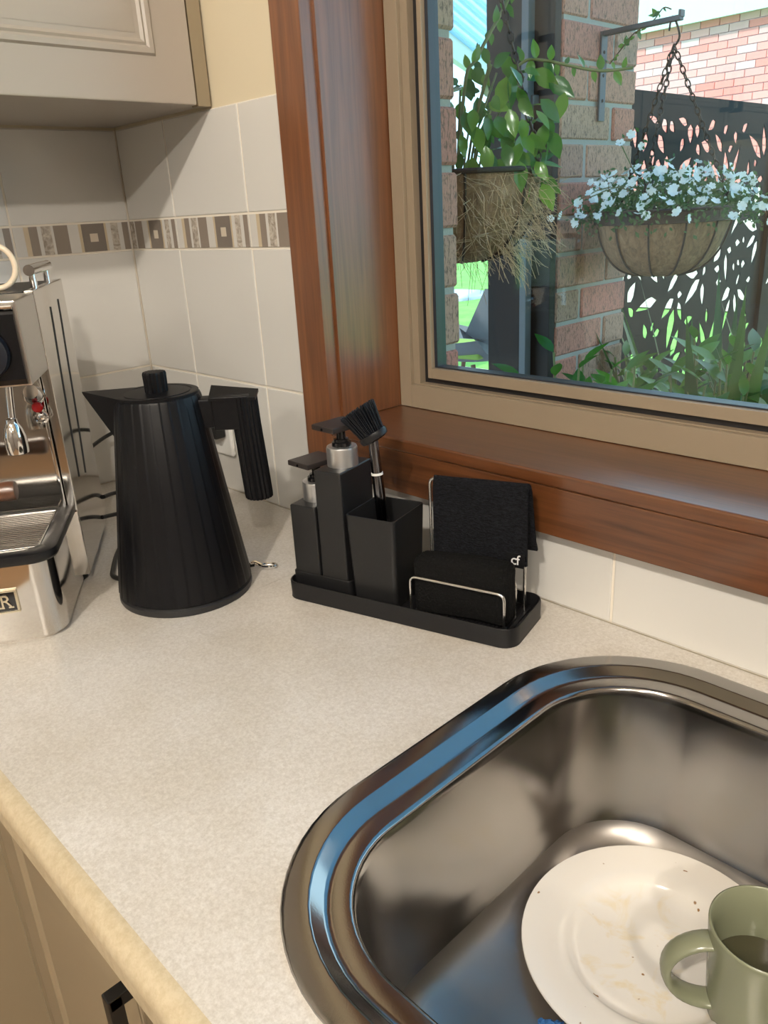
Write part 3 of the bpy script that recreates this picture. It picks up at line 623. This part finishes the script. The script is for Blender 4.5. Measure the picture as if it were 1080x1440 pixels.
# water tap: chrome body, red button, ring
b = lathe(NB(), [(.0105, 0), (.0120, .006), (.0118, .014), (.0085, .022)], 28); tp = obj('valve_body', b, 'chrome', cm, (*q(.500, -.1005), .2490), (0, radians(62), 0))
obj('red_button', lathe(NB(), [(.0062, 0), (.0064, .003), (.0050, .0046), (.0001, .005)], 24, cap1=False), 'red_plastic', cm, (*q(.518, -.0965), .2405), (0, radians(90), 0))
rg = obj('knob_ring', tube(NB(), [(.0074*cos(2*pi*i/24), .0074*sin(2*pi*i/24), .002) for i in range(24)], .0018, 8, True), 'chrome', cm, (*q(.514, -.0955), .2275), (0, radians(90), 0))
obj('knob_centre', lathe(NB(), [(.0045, 0), (.004, .004), (.002, .005)], 20), 'chrome', rg)
# portafilter with wooden handle
ph = obj('portafilter_handle', lathe(NB(), [(.007, -.12), (.010, -.09), (.0085, -.05), (.0105, -.02), (.0118, -.006), (.0105, 0), (.006, .0015)], 28), 'walnut', cm, (*q(.598, -.1205), .1645), (radians(-90), 0, 0))
obj('filter_basket', lathe(NB(), [(.034, .150), (.036, .155), (.036, .178), (.030, .180)], 36, q(.575, -.262)), 'chrome', cm)
obj('group_head', lathe(NB(), [(.038, .178), (.040, .19), (.040, .23), (.030, .282)], 36, q(.565, -.262)), 'chrome', cm)
# base and drip tray
x0, y0 = q(.500, SL+.006); x1, y1 = q(.6495, -.0885)
def dring(ins, z, r=.026):
    pts = []
    for cx, cy, a0 in ((x1-ins-r, y1-ins-r, 0), (x1-ins-r, y0+ins+r, 270)):
        pts.append([(cx+r*cos(radians(a0+90*k_/8)), cy+r*sin(radians(a0+90*k_/8)), z) for k_ in range(9)])
    return [(x0, y0+ins, z)]+pts[1]+pts[0]+[(x0, y1-ins, z)]
b = NB(); rings(b, [dring(.003, .0), dring(.002, .004), dring(0, .0045), dring(0, .094)]); obj('base', b, 'polished_steel', cm, angle=40)
b = NB(); rings(b, [dring(.001, .0935), dring(-.005, .0955), dring(-.007, .100), dring(-.006, .1065), dring(-.002, .1085), dring(.008, .108), dring(.012, .101)]); obj('drip_tray', b, 'black_satin', cm, angle=50)
b = NB()
for i in range(20):
    u = x0+.012+(x1-x0-.028)*i/19; tube(b, [(u, y0+.014, .1050), (u, y1-.016, .1050)], .0009, 6)
tag(obj('drip_grille', b, 'chrome', cm), None, None, None, 'stuff')
obj('grille_frame', tube(NB(), [(x0+.010, y0+.014, .1055), (x1-.014, y0+.014, .1055), (x1-.014, y1-.014, .1055), (x0+.010, y1-.014, .1055)], .0016, 6, True), 'chrome', cm)
# badge
bd = obj('badge', bx(-.0645, .0645, -.001, .001, -.0135, .0135, bev=.0006), 'black_gloss', cm, (x1+.0012, q(0, -.1955)[1], .0535), (0, 0, radians(90)))
b = NB()
for a in ((-.0655, .0655, .0115, .0140), (-.0655, .0655, -.0140, -.0115)): box(b, a[0], a[1], -.0025, .001, a[2], a[3], .0005)
for a in ((.063, .0655), (-.0655, -.063)): box(b, a[0], a[1], -.0025, .001, -.0114, .0114, .0005)
obj('badge_frame', b, mat('badge_metal', (.75, .68, .52), .25, 1.0), bd)
obj('badge_letter', textmesh('R', .021, .0016, 'badge_metal'), None, bd, (.0525, -.0015, 0), (radians(90), 0, 0))
b = NB()
for x_, z_, w_ in ((.0478, .0068, .0032), (.0478, -.0068, .0036), (.0578, -.0068, .0032)): box(b, x_-w_, x_+w_*.7, -.0023, -.0007, z_-.0009, z_+.0009)
obj('badge_serif', b, 'badge_metal', bd)
# cup rail and cup on top
obj('top_plate', fbox(NB(), .303, .500, SL+.008, SR-.013, .3685, .3715), 'black_satin', cm)
b = NB(); z = .3920; s_ = -.0905
tube(b, [(*q(.442, s_), z), (*q(.318, s_), z)], .0066, 18); 
for f in (.428, .334): tube(b, [(*q(f, s_), .3715), (*q(f, s_), z)], .0046, 12)
obj('cup_rail', b, 'chrome', cm, angle=50)
cp = thing('cream_cup', 'cream cup with round handle on top of the coffee machine', 'cup', tuple(mo+Fv*(.455-.47)+Sv*(-.170+.195)+Vector((0, 0, .3716))), FA)
b = NB(); lathe(b, [(.0001, 0), (.022, 0), (.025, .003), (.028, .03), (.030, .058), (.0292, .059), (.0282, .058), (.026, .03), (.023, .006), (.0001, .005)], 40, cap0=False, cap1=False); bmesh.ops.remove_doubles(b, verts=b.verts[:], dist=.0002); obj('cup_body', b, 'cream_ceramic', cp, angle=60)
obj('handle', tube(NB(), [(0, .0455+.0225*cos(2*pi*i/36), .0275+.0245*sin(2*pi*i/36)) for i in range(36)], .0035, 12, True), 'cream_ceramic', cp, angle=80)

# ================================================================== SOCKET, PLUG, CORDS
so = thing('power_socket', 'white wall socket on the tiles behind the kettle handle', 'socket', (.214, 0, .095))
obj('plate', bx(-.036, .036, -.009, -.0004, -.030, .030, bev=.004, seg=3), 'white_plastic', so); obj('switch', bx(-.026, -.016, -.011, -.008, .004, .018, bev=.001), 'white_plastic', so)
pg = thing('power_plug', 'black plug of the kettle cord in the wall socket', 'plug', (.226, -.0092, .110))
obj('plug_body', bx(-.013, .013, -.022, 0, -.012, .012, bev=.004, seg=3), 'cord_black', pg)
obj('cord', tube(NB(), smoothpath([(0, -.020, -.0), (-.012, -.030, -.004), (-.030, -.028, -.016), (-.055, -.03, -.045), (-.07, -.04, -.085), (-.05, -.07, -.1055), (-.01, -.10, -.1065), (.05, -.125, -.1062)]), .0032, 8), 'cord_black', pg, angle=60)
def cord(name, pts, lb, r=.0033): tag(obj(name, tube(NB(), smoothpath(pts), r, 8), 'cord_black', None, angle=60), lb, 'cord', 'black cords behind the kettle')
cord('appliance_cord', [(.19, -.26, .10), (.10, -.19, .095), (.06, -.13, .102), (.10, -.10, .12), (.17, -.12, .115), (.22, -.13, .10), (.27, -.145, .06), (.31, -.16, .02), (.33, -.165, .0035)], 'upper black cord running level with the tile joint behind the kettle')
cord('appliance_cord', [(.215, -.225, .05), (.19, -.19, .042), (.20, -.17, .035), (.25, -.16, .028), (.31, -.17, .012), (.345, -.17, .0036)], 'middle black cord from coffee machine passing behind the kettle')
cord('appliance_cord', [(.245, -.245, .03), (.235, -.205, .022), (.27, -.18, .018), (.31, -.18, .010), (.35, -.185, .0110)], 'lower straight black cord from coffee machine to behind the kettle')
cord('appliance_cord', [(.30, -.245, .004), (.335, -.272, .0036), (.375, -.297, .0036), (.402, -.310, .0036), (.425, -.300, .0055), (.38, -.25, .0034), (.33, -.22, .0034), (.28, -.19, .0034), (.31, -.165, .0034)], 'looped black cord lying on the worktop left of the kettle')

# ------------------------------------------------------------------ downlight fittings in the ceiling
DL = ['ceiling downlight nearest the window', 'ceiling downlight at the right nearest the window', 'ceiling downlight at the back left', 'ceiling downlight at the back right']
for ((lx, ly), e), lb in zip(DOWNLIGHTS, DL):
    t = thing('downlight', 'recessed round '+lb, 'lamp', (lx, ly, 1.5), 0, 'ceiling downlights')
    obj('trim_ring', lathe(NB(), [(.040, -.004), (.055, -.004), (.056, 0), (.040, 0)], 32, cap0=False, cap1=False), 'white_trim', t)
#OUTDOOR
# ================================================================== OUTDOOR THINGS
def place(me, name, parent, p, axis, normal, size, base=(0, 0, 0)):
    axis = Vector(axis).normalized(); nz = Vector(normal); nz = (nz-axis*nz.dot(axis))
    if nz.length < 1e-4: nz = axis.orthogonal()
    nz.normalize(); xx = axis.cross(nz)
    o = bpy.data.objects.new(name, me); COL.objects.link(o); o.parent = parent
    R3 = Matrix((xx, axis, nz)).transposed()
    o.location = Vector(p)-Vector(base); o.rotation_euler = R3.to_euler()
    o.scale = (size, size, size) if not isinstance(size, tuple) else size
    return o
def leaf_mesh(wid, mname, fold=.12, curl=-.15, n=5, pw=.8):    # leaf along +y of length 1
    b = NB(); C_ = []; L = []; Rr = []
    for i in range(n+1):
        t = i/n; w_ = wid*.5*(sin(pi*min(t**pw, 1)) if 0 < t < 1 else .0); z = curl*t*t
        C_.append(b.verts.new((0, t, z)))
        if 0 < i < n: L.append(b.verts.new((-w_, t, z+fold*w_))); Rr.append(b.verts.new((w_, t, z+fold*w_)))
    for side, s_ in ((L, 1), (Rr, -1)):
        for i in range(n):
            q_ = [C_[i], C_[i+1]]+([side[i]] if i < n-1 else [])+([side[i-1]] if i > 0 else [])
            b.faces.new(q_ if s_ > 0 else q_[::-1])
    me = bpy.data.meshes.new('leaf'); b.to_mesh(me); b.free(); me.materials.append(M(mname)); me.shade_smooth(); return me
def rnd(a, c): return random.uniform(a, c)
def rv(): return Vector((rnd(-1, 1), rnd(-1, 1), rnd(-1, 1)))
# privacy screen of cut metal panels
SX = -.02; scr = thing('privacy_screen', 'dark laser-cut leaf pattern privacy screen behind the pillar', 'screen', (SX, 1.39, ZG))
def cut_panel(seed, W_, H_):
    rs = random.Random(seed); holes = []; disks = []
    def ok(pts):
        for p in pts:
            if not (.035 < p[0] < W_-.035 and .05 < p[1] < H_-.055): return False
            for d in disks:
                if (p[0]-d[0])**2+(p[1]-d[1])**2 < .009**2: return False
        return True
    def leaf(cx, cy, ang, ln, wd):
        out = []; n = 4
        for side in (1, -1):
            for i in range(n+1) if side > 0 else range(n-1, 0, -1):
                t = i/n; w_ = side*wd*.5*sin(pi*t**.7); bend = .12*ln*t*t
                x, y = ln*t, w_+bend
                out.append((cx+x*cos(ang)-y*sin(ang), cy+x*sin(ang)+y*cos(ang)))
        cpts = [(cx+(ln*k/6)*cos(ang), cy+(ln*k/6)*sin(ang)) for k in range(7)]
        if ok(out+cpts):
            holes.append(out)
            for k in range(len(out)):
                p, q2 = out[k], out[(k+1) % len(out)]
                for f in (0, .33, .66): disks.append((p[0]+(q2[0]-p[0])*f, p[1]+(q2[1]-p[1])*f))
            disks.extend(cpts)
    for _ in range(64):
        fx, fy = rs.uniform(0, W_), H_-.16-(H_-.14)*rs.random()**1.4; a0 = rs.uniform(0, 6.28)
        for j in range(9):
            a = a0+(j-4)*.36; ln = rs.uniform(.07, .16); d = rs.uniform(.025, .05)
            leaf(fx+d*cos(a), fy+d*sin(a), a, ln, rs.uniform(.030, .052))
    for i_ in range(70): leaf(rs.uniform(0, W_), H_-rs.uniform(.07, .22), rs.uniform(-2.4, -.7), rs.uniform(.04, .085), rs.uniform(.028, .045))
    for _ in range(900): leaf(rs.uniform(0, W_), rs.uniform(0, H_), rs.uniform(0, 6.28), rs.uniform(.03, .07), rs.uniform(.02, .034))
    return poly2d([(0, 0), (W_, 0), (W_, H_), (0, H_)], holes, .004, 'panel', 'screen_black')
PW_, PH_ = 1.36, 1.765
for i in range(2):
    o = obj('panel', cut_panel(11+i, PW_, PH_), None, scr, (0, .03+1.40*i, .02), (radians(90), 0, radians(90)))
for i in range(3): obj('post', bx(-.02, .02, -.02, .02, 0, 1.785, bev=.003), 'screen_black', scr, (0, .01+1.40*i, 0))
# downpipe against the pillar
shade_t = thing('pillar_shade_board', 'dark brown board painting the shade on the brick pillar face', 'post', (.066, 1.033, ZG))  # board added over the pillar's near face, its brick shade put into the colour
obj('shade_board', bx(-.098, .098, -.013, .013, 0, 2.54, bev=.002), mat('shade_brown', (.035, .024, .019), .6, Specular_IOR_Level=.25), shade_t)
dp_ = thing('downpipe', 'slim grey downpipe in front of the dark shade board', 'pipe', (.105, 1.0, ZG))
obj('pipe', bx(-.010, .010, -.0125, .0125, 0, 2.54, bev=.002), 'post_grey', dp_)
for z in (.6, 1.7): obj('bracket', bx(-.018, .018, .0, .021, z, z+.02, bev=.001), 'post_grey', dp_)
# bracket on the pillar
BY = 1.2134
bk = thing('wall_bracket', 'grey steel hanging bracket screwed to the brick pillar', 'bracket', (.168, BY, .615))
obj('plate', bx(.0005, .006, -.013, .013, 0, .193, bev=.001), 'steel_grey', bk); obj('arm', bx(.0, .198, -.010, .010, .184, .194, bev=.0015), 'steel_grey', bk)
for z in (.045, .1, .15): obj('screw', lathe(NB(), [(.004, 0), (.003, .002)], 12), 'chain_black', bk, (.006, 0, z), (0, radians(90), 0))
obj('lip', bx(.194, .200, -.010, .010, .190, .204, bev=.001), 'steel_grey', bk)
def chain(p0, p1, parent, base, link=.020, r=.0016):
    p0 = Vector(p0)-Vector(base); p1 = Vector(p1)-Vector(base); d = p1-p0; n = max(2, int(d.length/(link*.78))); d_ = d.normalized(); u = d_.orthogonal().normalized(); v2 = d_.cross(u); b = NB()
    for i in range(n):
        c_ = p0+d*((i+.5)/n); w_ = u if i % 2 else v2
        tube(b, [c_+d_*(link*.5*cos(2*pi*k/10))+w_*(link*.26*sin(2*pi*k/10)) for k in range(10)], r, 5, True)
    return obj('chain', b, 'chain_black', parent)
def basket(name, lb, cx, cy, zr, rad, dep, hookz, nribs, a0):
    base = (cx, cy, zr-dep); t = thing(name, lb, 'hanging basket', base)
    R = []; b = NB()
    for k in range(13):
        f = k/12; a = f*pi/2
        R.append([(rad*.975*sin(max(a, .10))**.62*(1+.012*sin(7*2*pi*i/48+k))*cos(2*pi*i/48), rad*.975*sin(max(a, .10))**.62*(1+.012*sin(7*2*pi*i/48+k))*sin(2*pi*i/48), dep*(1-cos(a)**1.1)) for i in range(48)])
    R.append([(x*.93, y*.93, dep-.002) for x, y, z in R[-1]]); R.append([(x*.8, y*.8, dep-.03) for x, y, z in R[-1]])
    rings(b, R); obj('coir_liner', b, 'coir', t, angle=80)
    obj('rim', tube(NB(), [(rad*cos(2*pi*i/48), rad*sin(2*pi*i/48), dep) for i in range(48)], .0045, 8, True), 'chain_black', t)
    if nribs > 8: obj('rim_band', lathe(NB(), [(rad*.985, dep-.028), (rad*1.003, dep-.027), (rad*1.01, dep-.001), (rad*.99, dep)], 48, cap0=False, cap1=False), 'chain_black', t)
    for j in range(nribs):
        a = a0+2*pi*j/nribs; pts = []
        for k in range(11):
            f = pi/2*(.12+.88*k/10); rr_ = rad*1.0*sin(f)**.62; pts.append((rr_*cos(a), rr_*sin(a), dep*(1-cos(f)**1.1)-.001))
        obj('rib', tube(NB(), pts, .0024, 6), 'chain_black', t, angle=70)
    if hookz:
        for j in range(3):
            a = a0+.4+2*pi*j/3; chain((cx, cy, hookz), (cx+rad*cos(a), cy+rad*sin(a), zr), t, base)
        obj('hook', tube(NB(), smoothpath([(0, 0, hookz-zr+dep-.005), (.012, 0, hookz-zr+dep+.015), (.0, 0, hookz-zr+dep+.048), (-.010, 0, hookz-zr+dep+.056), (-.014, 0, hookz-zr+dep+.030)]), .0024, 6), 'chain_black', t)
    return t, base
bk2, base2 = basket('hanging_basket', 'round coir lined hanging basket of white flowers on the pillar bracket', .352, BY, .403, .160, .152, .752, 12, .3)
bk1, base1 = basket('hanging_basket', 'shaggy coir hanging basket with trailing green leaves near the window corner', .338, .475, .490, .150, .150, 1.05, 8, .0)
obj('hanger_wire', tube(NB(), [(0, 0, 1.10-base1[2]), (0, 0, 1.495-base1[2])], .002, 6), 'chain_black', bk1)
# loose coir fibres
b = NB()
for i in range(900):
    a = rnd(0, 2*pi); f = rnd(.25, 1.0); rr_ = .150*sin(pi/2*f)**.62; z = .150*(1-cos(pi/2*f)**1.1)
    p = Vector((rr_*cos(a), rr_*sin(a), z)); d = (Vector((cos(a), sin(a), -.3))+rv()*.9).normalized(); tgt = rnd(.02, .075)
    p0_ = p-d*.01; p2 = p+d*tgt*.5+Vector((0, 0, -.01)); p3 = p+d*tgt+rv()*.012+Vector((0, 0, -.035*rnd(.2, 1)))
    tube(b, [p0_, p2, p3], .00045, 3, caps=False)
tag(obj('loose_fibre', b, 'coir_fibre', bk1, smooth=False), None, None, None, 'stuff')
# trailing plant in the left basket
tp = thing('trailing_plant', 'trailing plant with fleshy oval leaves in the shaggy basket', 'plant', (.338, .475, .47)); tb = (.338, .475, .47)
def stem(parent, pts, base, r=.002, m='stem'): return obj('stem', tube(NB(), smoothpath([Vector(p)-Vector(base) for p in pts], 5), r, 6), m, parent, angle=80)
lm = leaf_mesh(.52, 'leaf_trailing', .18, -.12)
CAMD = Vector((.70, -.65, .25))
spots = [(.429, .464, .553), (.447, .481, .55), (.45, .473, .529), (.464, .483, .519), (.451, .454, .493), (.48, .507, .533), (.488, .52, .541), (.498, .518, .516), (.49, .494, .49), (.468, .549, .632), (.488, .563, .618), (.499, .558, .589), (.485, .54, .583), (.45, .514, .603), (.434, .506, .618), (.423, .513, .652), (.425, .494, .614), (.42, .449, .542), (.403, .456, .589)]
for p in spots:
    ax_ = Vector((rnd(-.3, .7), rnd(-.2, .6), rnd(-1.2, -.2))); s_ = rnd(.038, .056); place(lm, 'leaf', tp, Vector(p)-ax_.normalized()*s_*.4, ax_, CAMD+rv()*.7, s_, tb)
for i in range(38):
    u = rnd(-.02, .155); p = Vector((.345, .465, .47))+Vector((.70, .71, 0))*u+Vector((.70, -.66, 0))*rnd(.06, .12)*(1.2-u*4 if u > .1 else 1)+Vector((0, 0, rnd(-.02, .13)))
    ax_ = Vector((.4, -.1, -1))+rv()*.5; place(lm, 'leaf', tp, p, ax_, CAMD+rv()*.6, rnd(.034, .052), tb)
for i in range(75):
    a = rnd(0, 6.28); r_ = rnd(.02, .14); p = Vector((.345+r_*cos(a), .49+r_*sin(a), rnd(.50, .66)))
    ax_ = Vector((cos(a)*.8, sin(a)*.8, rnd(-.9, .5))); place(lm, 'leaf', tp, p, ax_, CAMD+Vector((0, 0, .6))+rv()*.8, rnd(.026, .048), tb)
for i in range(14):
    a = rnd(0, 6.28); r_ = rnd(.05, .12); e = Vector((.345+r_*cos(a), .49+r_*sin(a), rnd(.55, .66))); stem(tp, [(.338+.3*r_*cos(a), .475+.3*r_*sin(a), .47), ((.338+e.x)/2, (.475+e.y)/2, .56), e], tb, .0018)
s1 = [(.345, .47, .52), (.355, .481, .642), (.359, .501, .669), (.367, .534, .714), (.375, .567, .758), (.38, .60, .81)]; stem(tp, s1, tb, .0030, 'stem')
s2 = [(.37, .50, .55), (.384, .531, .619), (.417, .558, .662), (.455, .567, .66), (.493, .585, .648), (.532, .62, .637), (.568, .66, .639)]; stem(tp, s2, tb, .0026, 'stem')
for path, n in ((s1, 16), (s2, 16)):
    P_ = smoothpath(path, 8)
    for i in range(n):
        p = P_[int((i+4)/(n+4)*(len(P_)-1))]; up = 1 if i % 2 else -1
        place(lm, 'leaf', tp, p, Vector((rnd(-.3, .5), rnd(-.2, .5), up*rnd(.5, 1.1))), CAMD+rv()*.6, rnd(.016, .034), tb)
# white flowering plant in the right basket
fp = thing('flowering_plant', 'white flowering plant spilling over the right hanging basket', 'plant', (.352, BY, .40)); fb = (.352, BY, .40)
b = NB()
for i in range(5):
    a = 2*pi*i/5; c_ = Vector((cos(a), sin(a), 0)); t_ = Vector((-sin(a), cos(a), 0))
    vv = [b.verts.new(p) for p in (Vector((0, 0, -.05)), c_*.30+t_*.24+Vector((0, 0, .04)), c_*.52+t_*.16+Vector((0, 0, .10)), c_*.52-t_*.16+Vector((0, 0, .10)), c_*.30-t_*.24+Vector((0, 0, .04)))]
    b.faces.new(vv)
fm = bpy.data.meshes.new('flower'); b.to_mesh(fm); b.free(); fm.materials.append(M('petal'))
fpos = []
for i in range(285):
    a = rnd(0, 6.28); r_ = .05+.19*sqrt(rnd(0, 1)); z = .425+.085*rnd(0, 1)**1.2*(1.25-r_/.25)-max(0, r_-.16)*.9*rnd(.2, 1.2)
    p = Vector((.362+r_*cos(a), BY+.01+r_*sin(a), z+.012))
    if p.x < .19: continue
    fpos.append(p)
for e in ((.245, .90, .40), (.262, .915, .405), (.28, .95, .43), (.30, .97, .45), (.27, .96, .39), (.33, 1.04, .55), (.35, 1.05, .565), (.37, 1.06, .54), (.31, .99, .40)): fpos.append(Vector(e))
for p in fpos:
    d = (p-Vector((.352, BY, .40))); place(fm, 'flower', fp, p, rv(), Vector((d.x*2, d.y*2, .35)).normalized()+CAMD*.5+rv()*.45, rnd(.016, .023), fb)
fl = NB(); small = [(-.5, 0), (0, -.25), (.5, 0), (0, .25)]
for i in range(2300):
    if i < 1800:
        a = rnd(0, 6.28); r_ = .215*sqrt(rnd(0, 1)); z = .40+.095*rnd(0, 1)*(1.15-r_/.25)-max(0, r_-.16)*1.0*rnd(0, 1.2); p = Vector((.362+r_*cos(a), BY+.01+r_*sin(a), z)); p.x = max(p.x, .19)
    else:
        p = random.choice(fpos)+rv()*.014
    u = rv().normalized(); v2 = u.orthogonal().normalized(); s_ = rnd(.010, .018)
    fl.faces.new([fl.verts.new(p-Vector(fb)+(u*x+v2*y)*s_) for x, y in small])
tag(obj('foliage', fl, 'leaf_small', fp, smooth=False), None, None, None, 'stuff')
for e in ((.245, .90, .40), (.33, 1.04, .55), (.30, .97, .44)): stem(fp, [(.352, BY, .41), ((.352+e[0])/2, (BY+e[1])/2, .46), e], fb, .0012)
# vine on the bracket arm
vs_ = thing('vine_sprig', 'small leafy vine wound along the steel bracket arm', 'vine', (.20, BY, .80)); vb = (.20, BY, .80)
vp = [(.18, BY+.016, .74), (.22, BY+.014, .775), (.26, BY-.014, .79), (.29, BY+.013, .812), (.32, BY, .83), (.345, BY-.01, .822)]
stem(vs_, vp, vb, .0014, 'stem_brown'); VP_ = smoothpath(vp, 6)
for i in range(26): place(lm, 'leaf', vs_, random.choice(VP_), rv(), CAMD+rv()*.6, rnd(.010, .022), vb)
# garden bed with shrubs
struct('garden_bed', bx(.22, 3, .75, 4.0, ZG-.02, ZG+.06), 'soil', 'dark soil of the garden bed')
lsh = leaf_mesh(.36, 'leaf_shrub', .2, -.18)
shr = [(.30, .98, .115, 'leafy green shrub in front of the pillar foot'), (.40, 1.10, .06, 'green shrub right of the pillar foot'), (.50, 1.24, .05, 'green shrub below the flower basket'), (.62, 1.30, .06, 'green shrub at the right window edge'), (.30, 1.42, .03, 'green shrub close to the dark screen'), (.45, 1.60, .03, 'green shrub behind the strap leaved plant'), (.72, 1.22, .0, 'low green shrub at the lower right window corner'), (.56, 1.06, -.02, 'low green shrub nearest the window'), (.46, 1.36, .09, 'green shrub at the foot of the strap leaved plant'), (.70, 1.50, .06, 'green shrub behind the right window edge')]
for sx_, sy_, zt, lb in shr:
    t = thing('shrub', lb, 'shrub', (sx_, sy_, ZG+.06), 0, 'shrubs outside the window'); bs = (sx_, sy_, ZG+.06)
    for j in range(8):
        ex = Vector((sx_+rnd(-.12, .12), sy_+rnd(-.12, .12), zt-rnd(0, .12))); st_ = Vector((sx_+rnd(-.03, .03), sy_+rnd(-.03, .03), ZG+.06)); md = (ex+st_)/2+Vector((rnd(-.03, .03), rnd(-.03, .03), 0))
        stem(t, [st_, md, ex], bs, .0028, 'stem')
        for k in range(8):
            f = 1-k*.055; p = st_.lerp(ex, f); a = k*2.4+j; up = .9-.12*k
            place(lsh, 'leaf', t, p, Vector((cos(a), sin(a), max(up, .1)+rnd(-.2, .2))), Vector((0, 0, 1))+CAMD*.4+rv()*.3, rnd(.065, .105), bs)
# strap leaved plant
lst = leaf_mesh(.105, 'leaf_strap', .25, -.35, 8, .55)
for bx_, by_, hh, lb in ((.34, 1.70, 1.36, 'tall strap leaved plant in the garden bed'), (.58, 1.86, 1.15, 'second strap leaved plant at the right window edge')):
    t = thing('strap_plant', lb, 'plant', (bx_, by_, ZG+.06), 0, 'strap leaved plants'); bs = (bx_, by_, ZG+.06)
    for i in range(26):
        a = rnd(0, 6.28); kx = .4 if cos(a) < 0 else 1; place(lst, 'leaf', t, (bx_+.05*cos(a), by_+.05*sin(a), ZG+.06), Vector((cos(a)*rnd(.05, .42)*kx, sin(a)*rnd(.05, .42), 1)), Vector((-cos(a), -sin(a), .6)), (.9, hh*rnd(.75, 1.0), .5), bs)
# feather palm behind, near the screen
t = thing('palm', 'dark feathery palm fronds in front of the screen at right', 'palm', (.62, 2.6, ZG+.06)); bs = (.62, 2.6, ZG+.06)
obj('trunk', tube(NB(), [(0, 0, 0), (.01, 0, .5), (0, .01, 1.25)], [.05, .045, .035], 12), 'stem_brown', t)
for j in range(9):
    a = j*.7+.2; kx = .55 if cos(a) < 0 else 1; P_ = smoothpath([(0, 0, 1.2), (cos(a)*.2*kx, sin(a)*.2, 1.55), (cos(a)*.5*kx, sin(a)*.5, 1.62), (cos(a)*.75*kx, sin(a)*.75, 1.35)], 8); b = NB(); tube(b, P_, .004, 5)
    for i in range(5, len(P_)-1):
        tt = (P_[i+1]-P_[i]).normalized(); sd_ = tt.cross(Vector((0, 0, 1))).normalized()
        for s_ in (-1, 1):
            d = (sd_*s_+tt*.7+Vector((0, 0, -.35))).normalized(); ln = .22*sin(pi*(i/len(P_))**.8)+.05; w_ = tt*.007
            b.faces.new([b.verts.new(P_[i]-w_), b.verts.new(P_[i]+w_), b.verts.new(P_[i]+d*ln)])
    obj('frond', b, 'leaf_palm', t, smooth=False)
# garden chair and table far left
ch = thing('garden_chair', 'grey moulded garden chair with green cushion on the patio', 'chair', (-2.36, 3.70, ZG), radians(98))
ch.scale = (1.12, 1.12, 1.12)
b = NB(); R = []
for k in range(13):
    a = radians(-65+ 165*k/12); ring = []
    for j in range(13):
        u = -1+2*j/12; w_ = .30*(1-.25*max(0, (k-8)/4)); x = w_*u; dish = .10*u*u
        y = .26*cos(a)*1.0 if k < 4 else .26*cos(a); y, z = (-.05-.30*sin(a)*0, 0)
        f = k/12
        if f < .5: y = .30-.55*(f/.5); z = .42-.03*sin(pi*f/.5)
        else: y = -.25-.16*((f-.5)/.5); z = .42+.42*((f-.5)/.5)
        ring.append((x, y+dish*(1.5 if f > .5 else 0), z+dish*(1.6 if f <= .6 else .3)))
    R.append(ring)
V_ = [[b.verts.new(p) for p in r] for r in R]
for a_, c_ in zip(V_[:-1], V_[1:]):
    for i in range(12): b.faces.new((a_[i], a_[i+1], c_[i+1], c_[i]))
bmesh.ops.solidify(b, geom=b.faces[:], thickness=.02); obj('shell', b, 'chair_grey', ch, angle=60)
obj('cushion', bx(-.2, .2, -.2, .22, .44, .50, bev=.02, seg=3), 'cushion_green', ch)
for sx_ in (-1, 1):
    for sy_ in (-1, 1): obj('leg', tube(NB(), [(sx_*.14, sy_*.12, .40), (sx_*.24, sy_*.24, 0)], [.015, .011], 10), 'stem_brown', ch)
ct = thing('garden_table', 'round pale blue garden table beyond the grey chair', 'table', (-3.75, 4.95, ZG))
obj('table_top', lathe(NB(), [(.44, .70), (.45, .705), (.45, .725), (.44, .73)], 40), mat('table_blue', (.45, .55, .62), .4), ct); obj('pedestal', lathe(NB(), [(.22, 0), (.22, .015), (.04, .04), (.035, .70)], 24), 'chair_grey', ct)
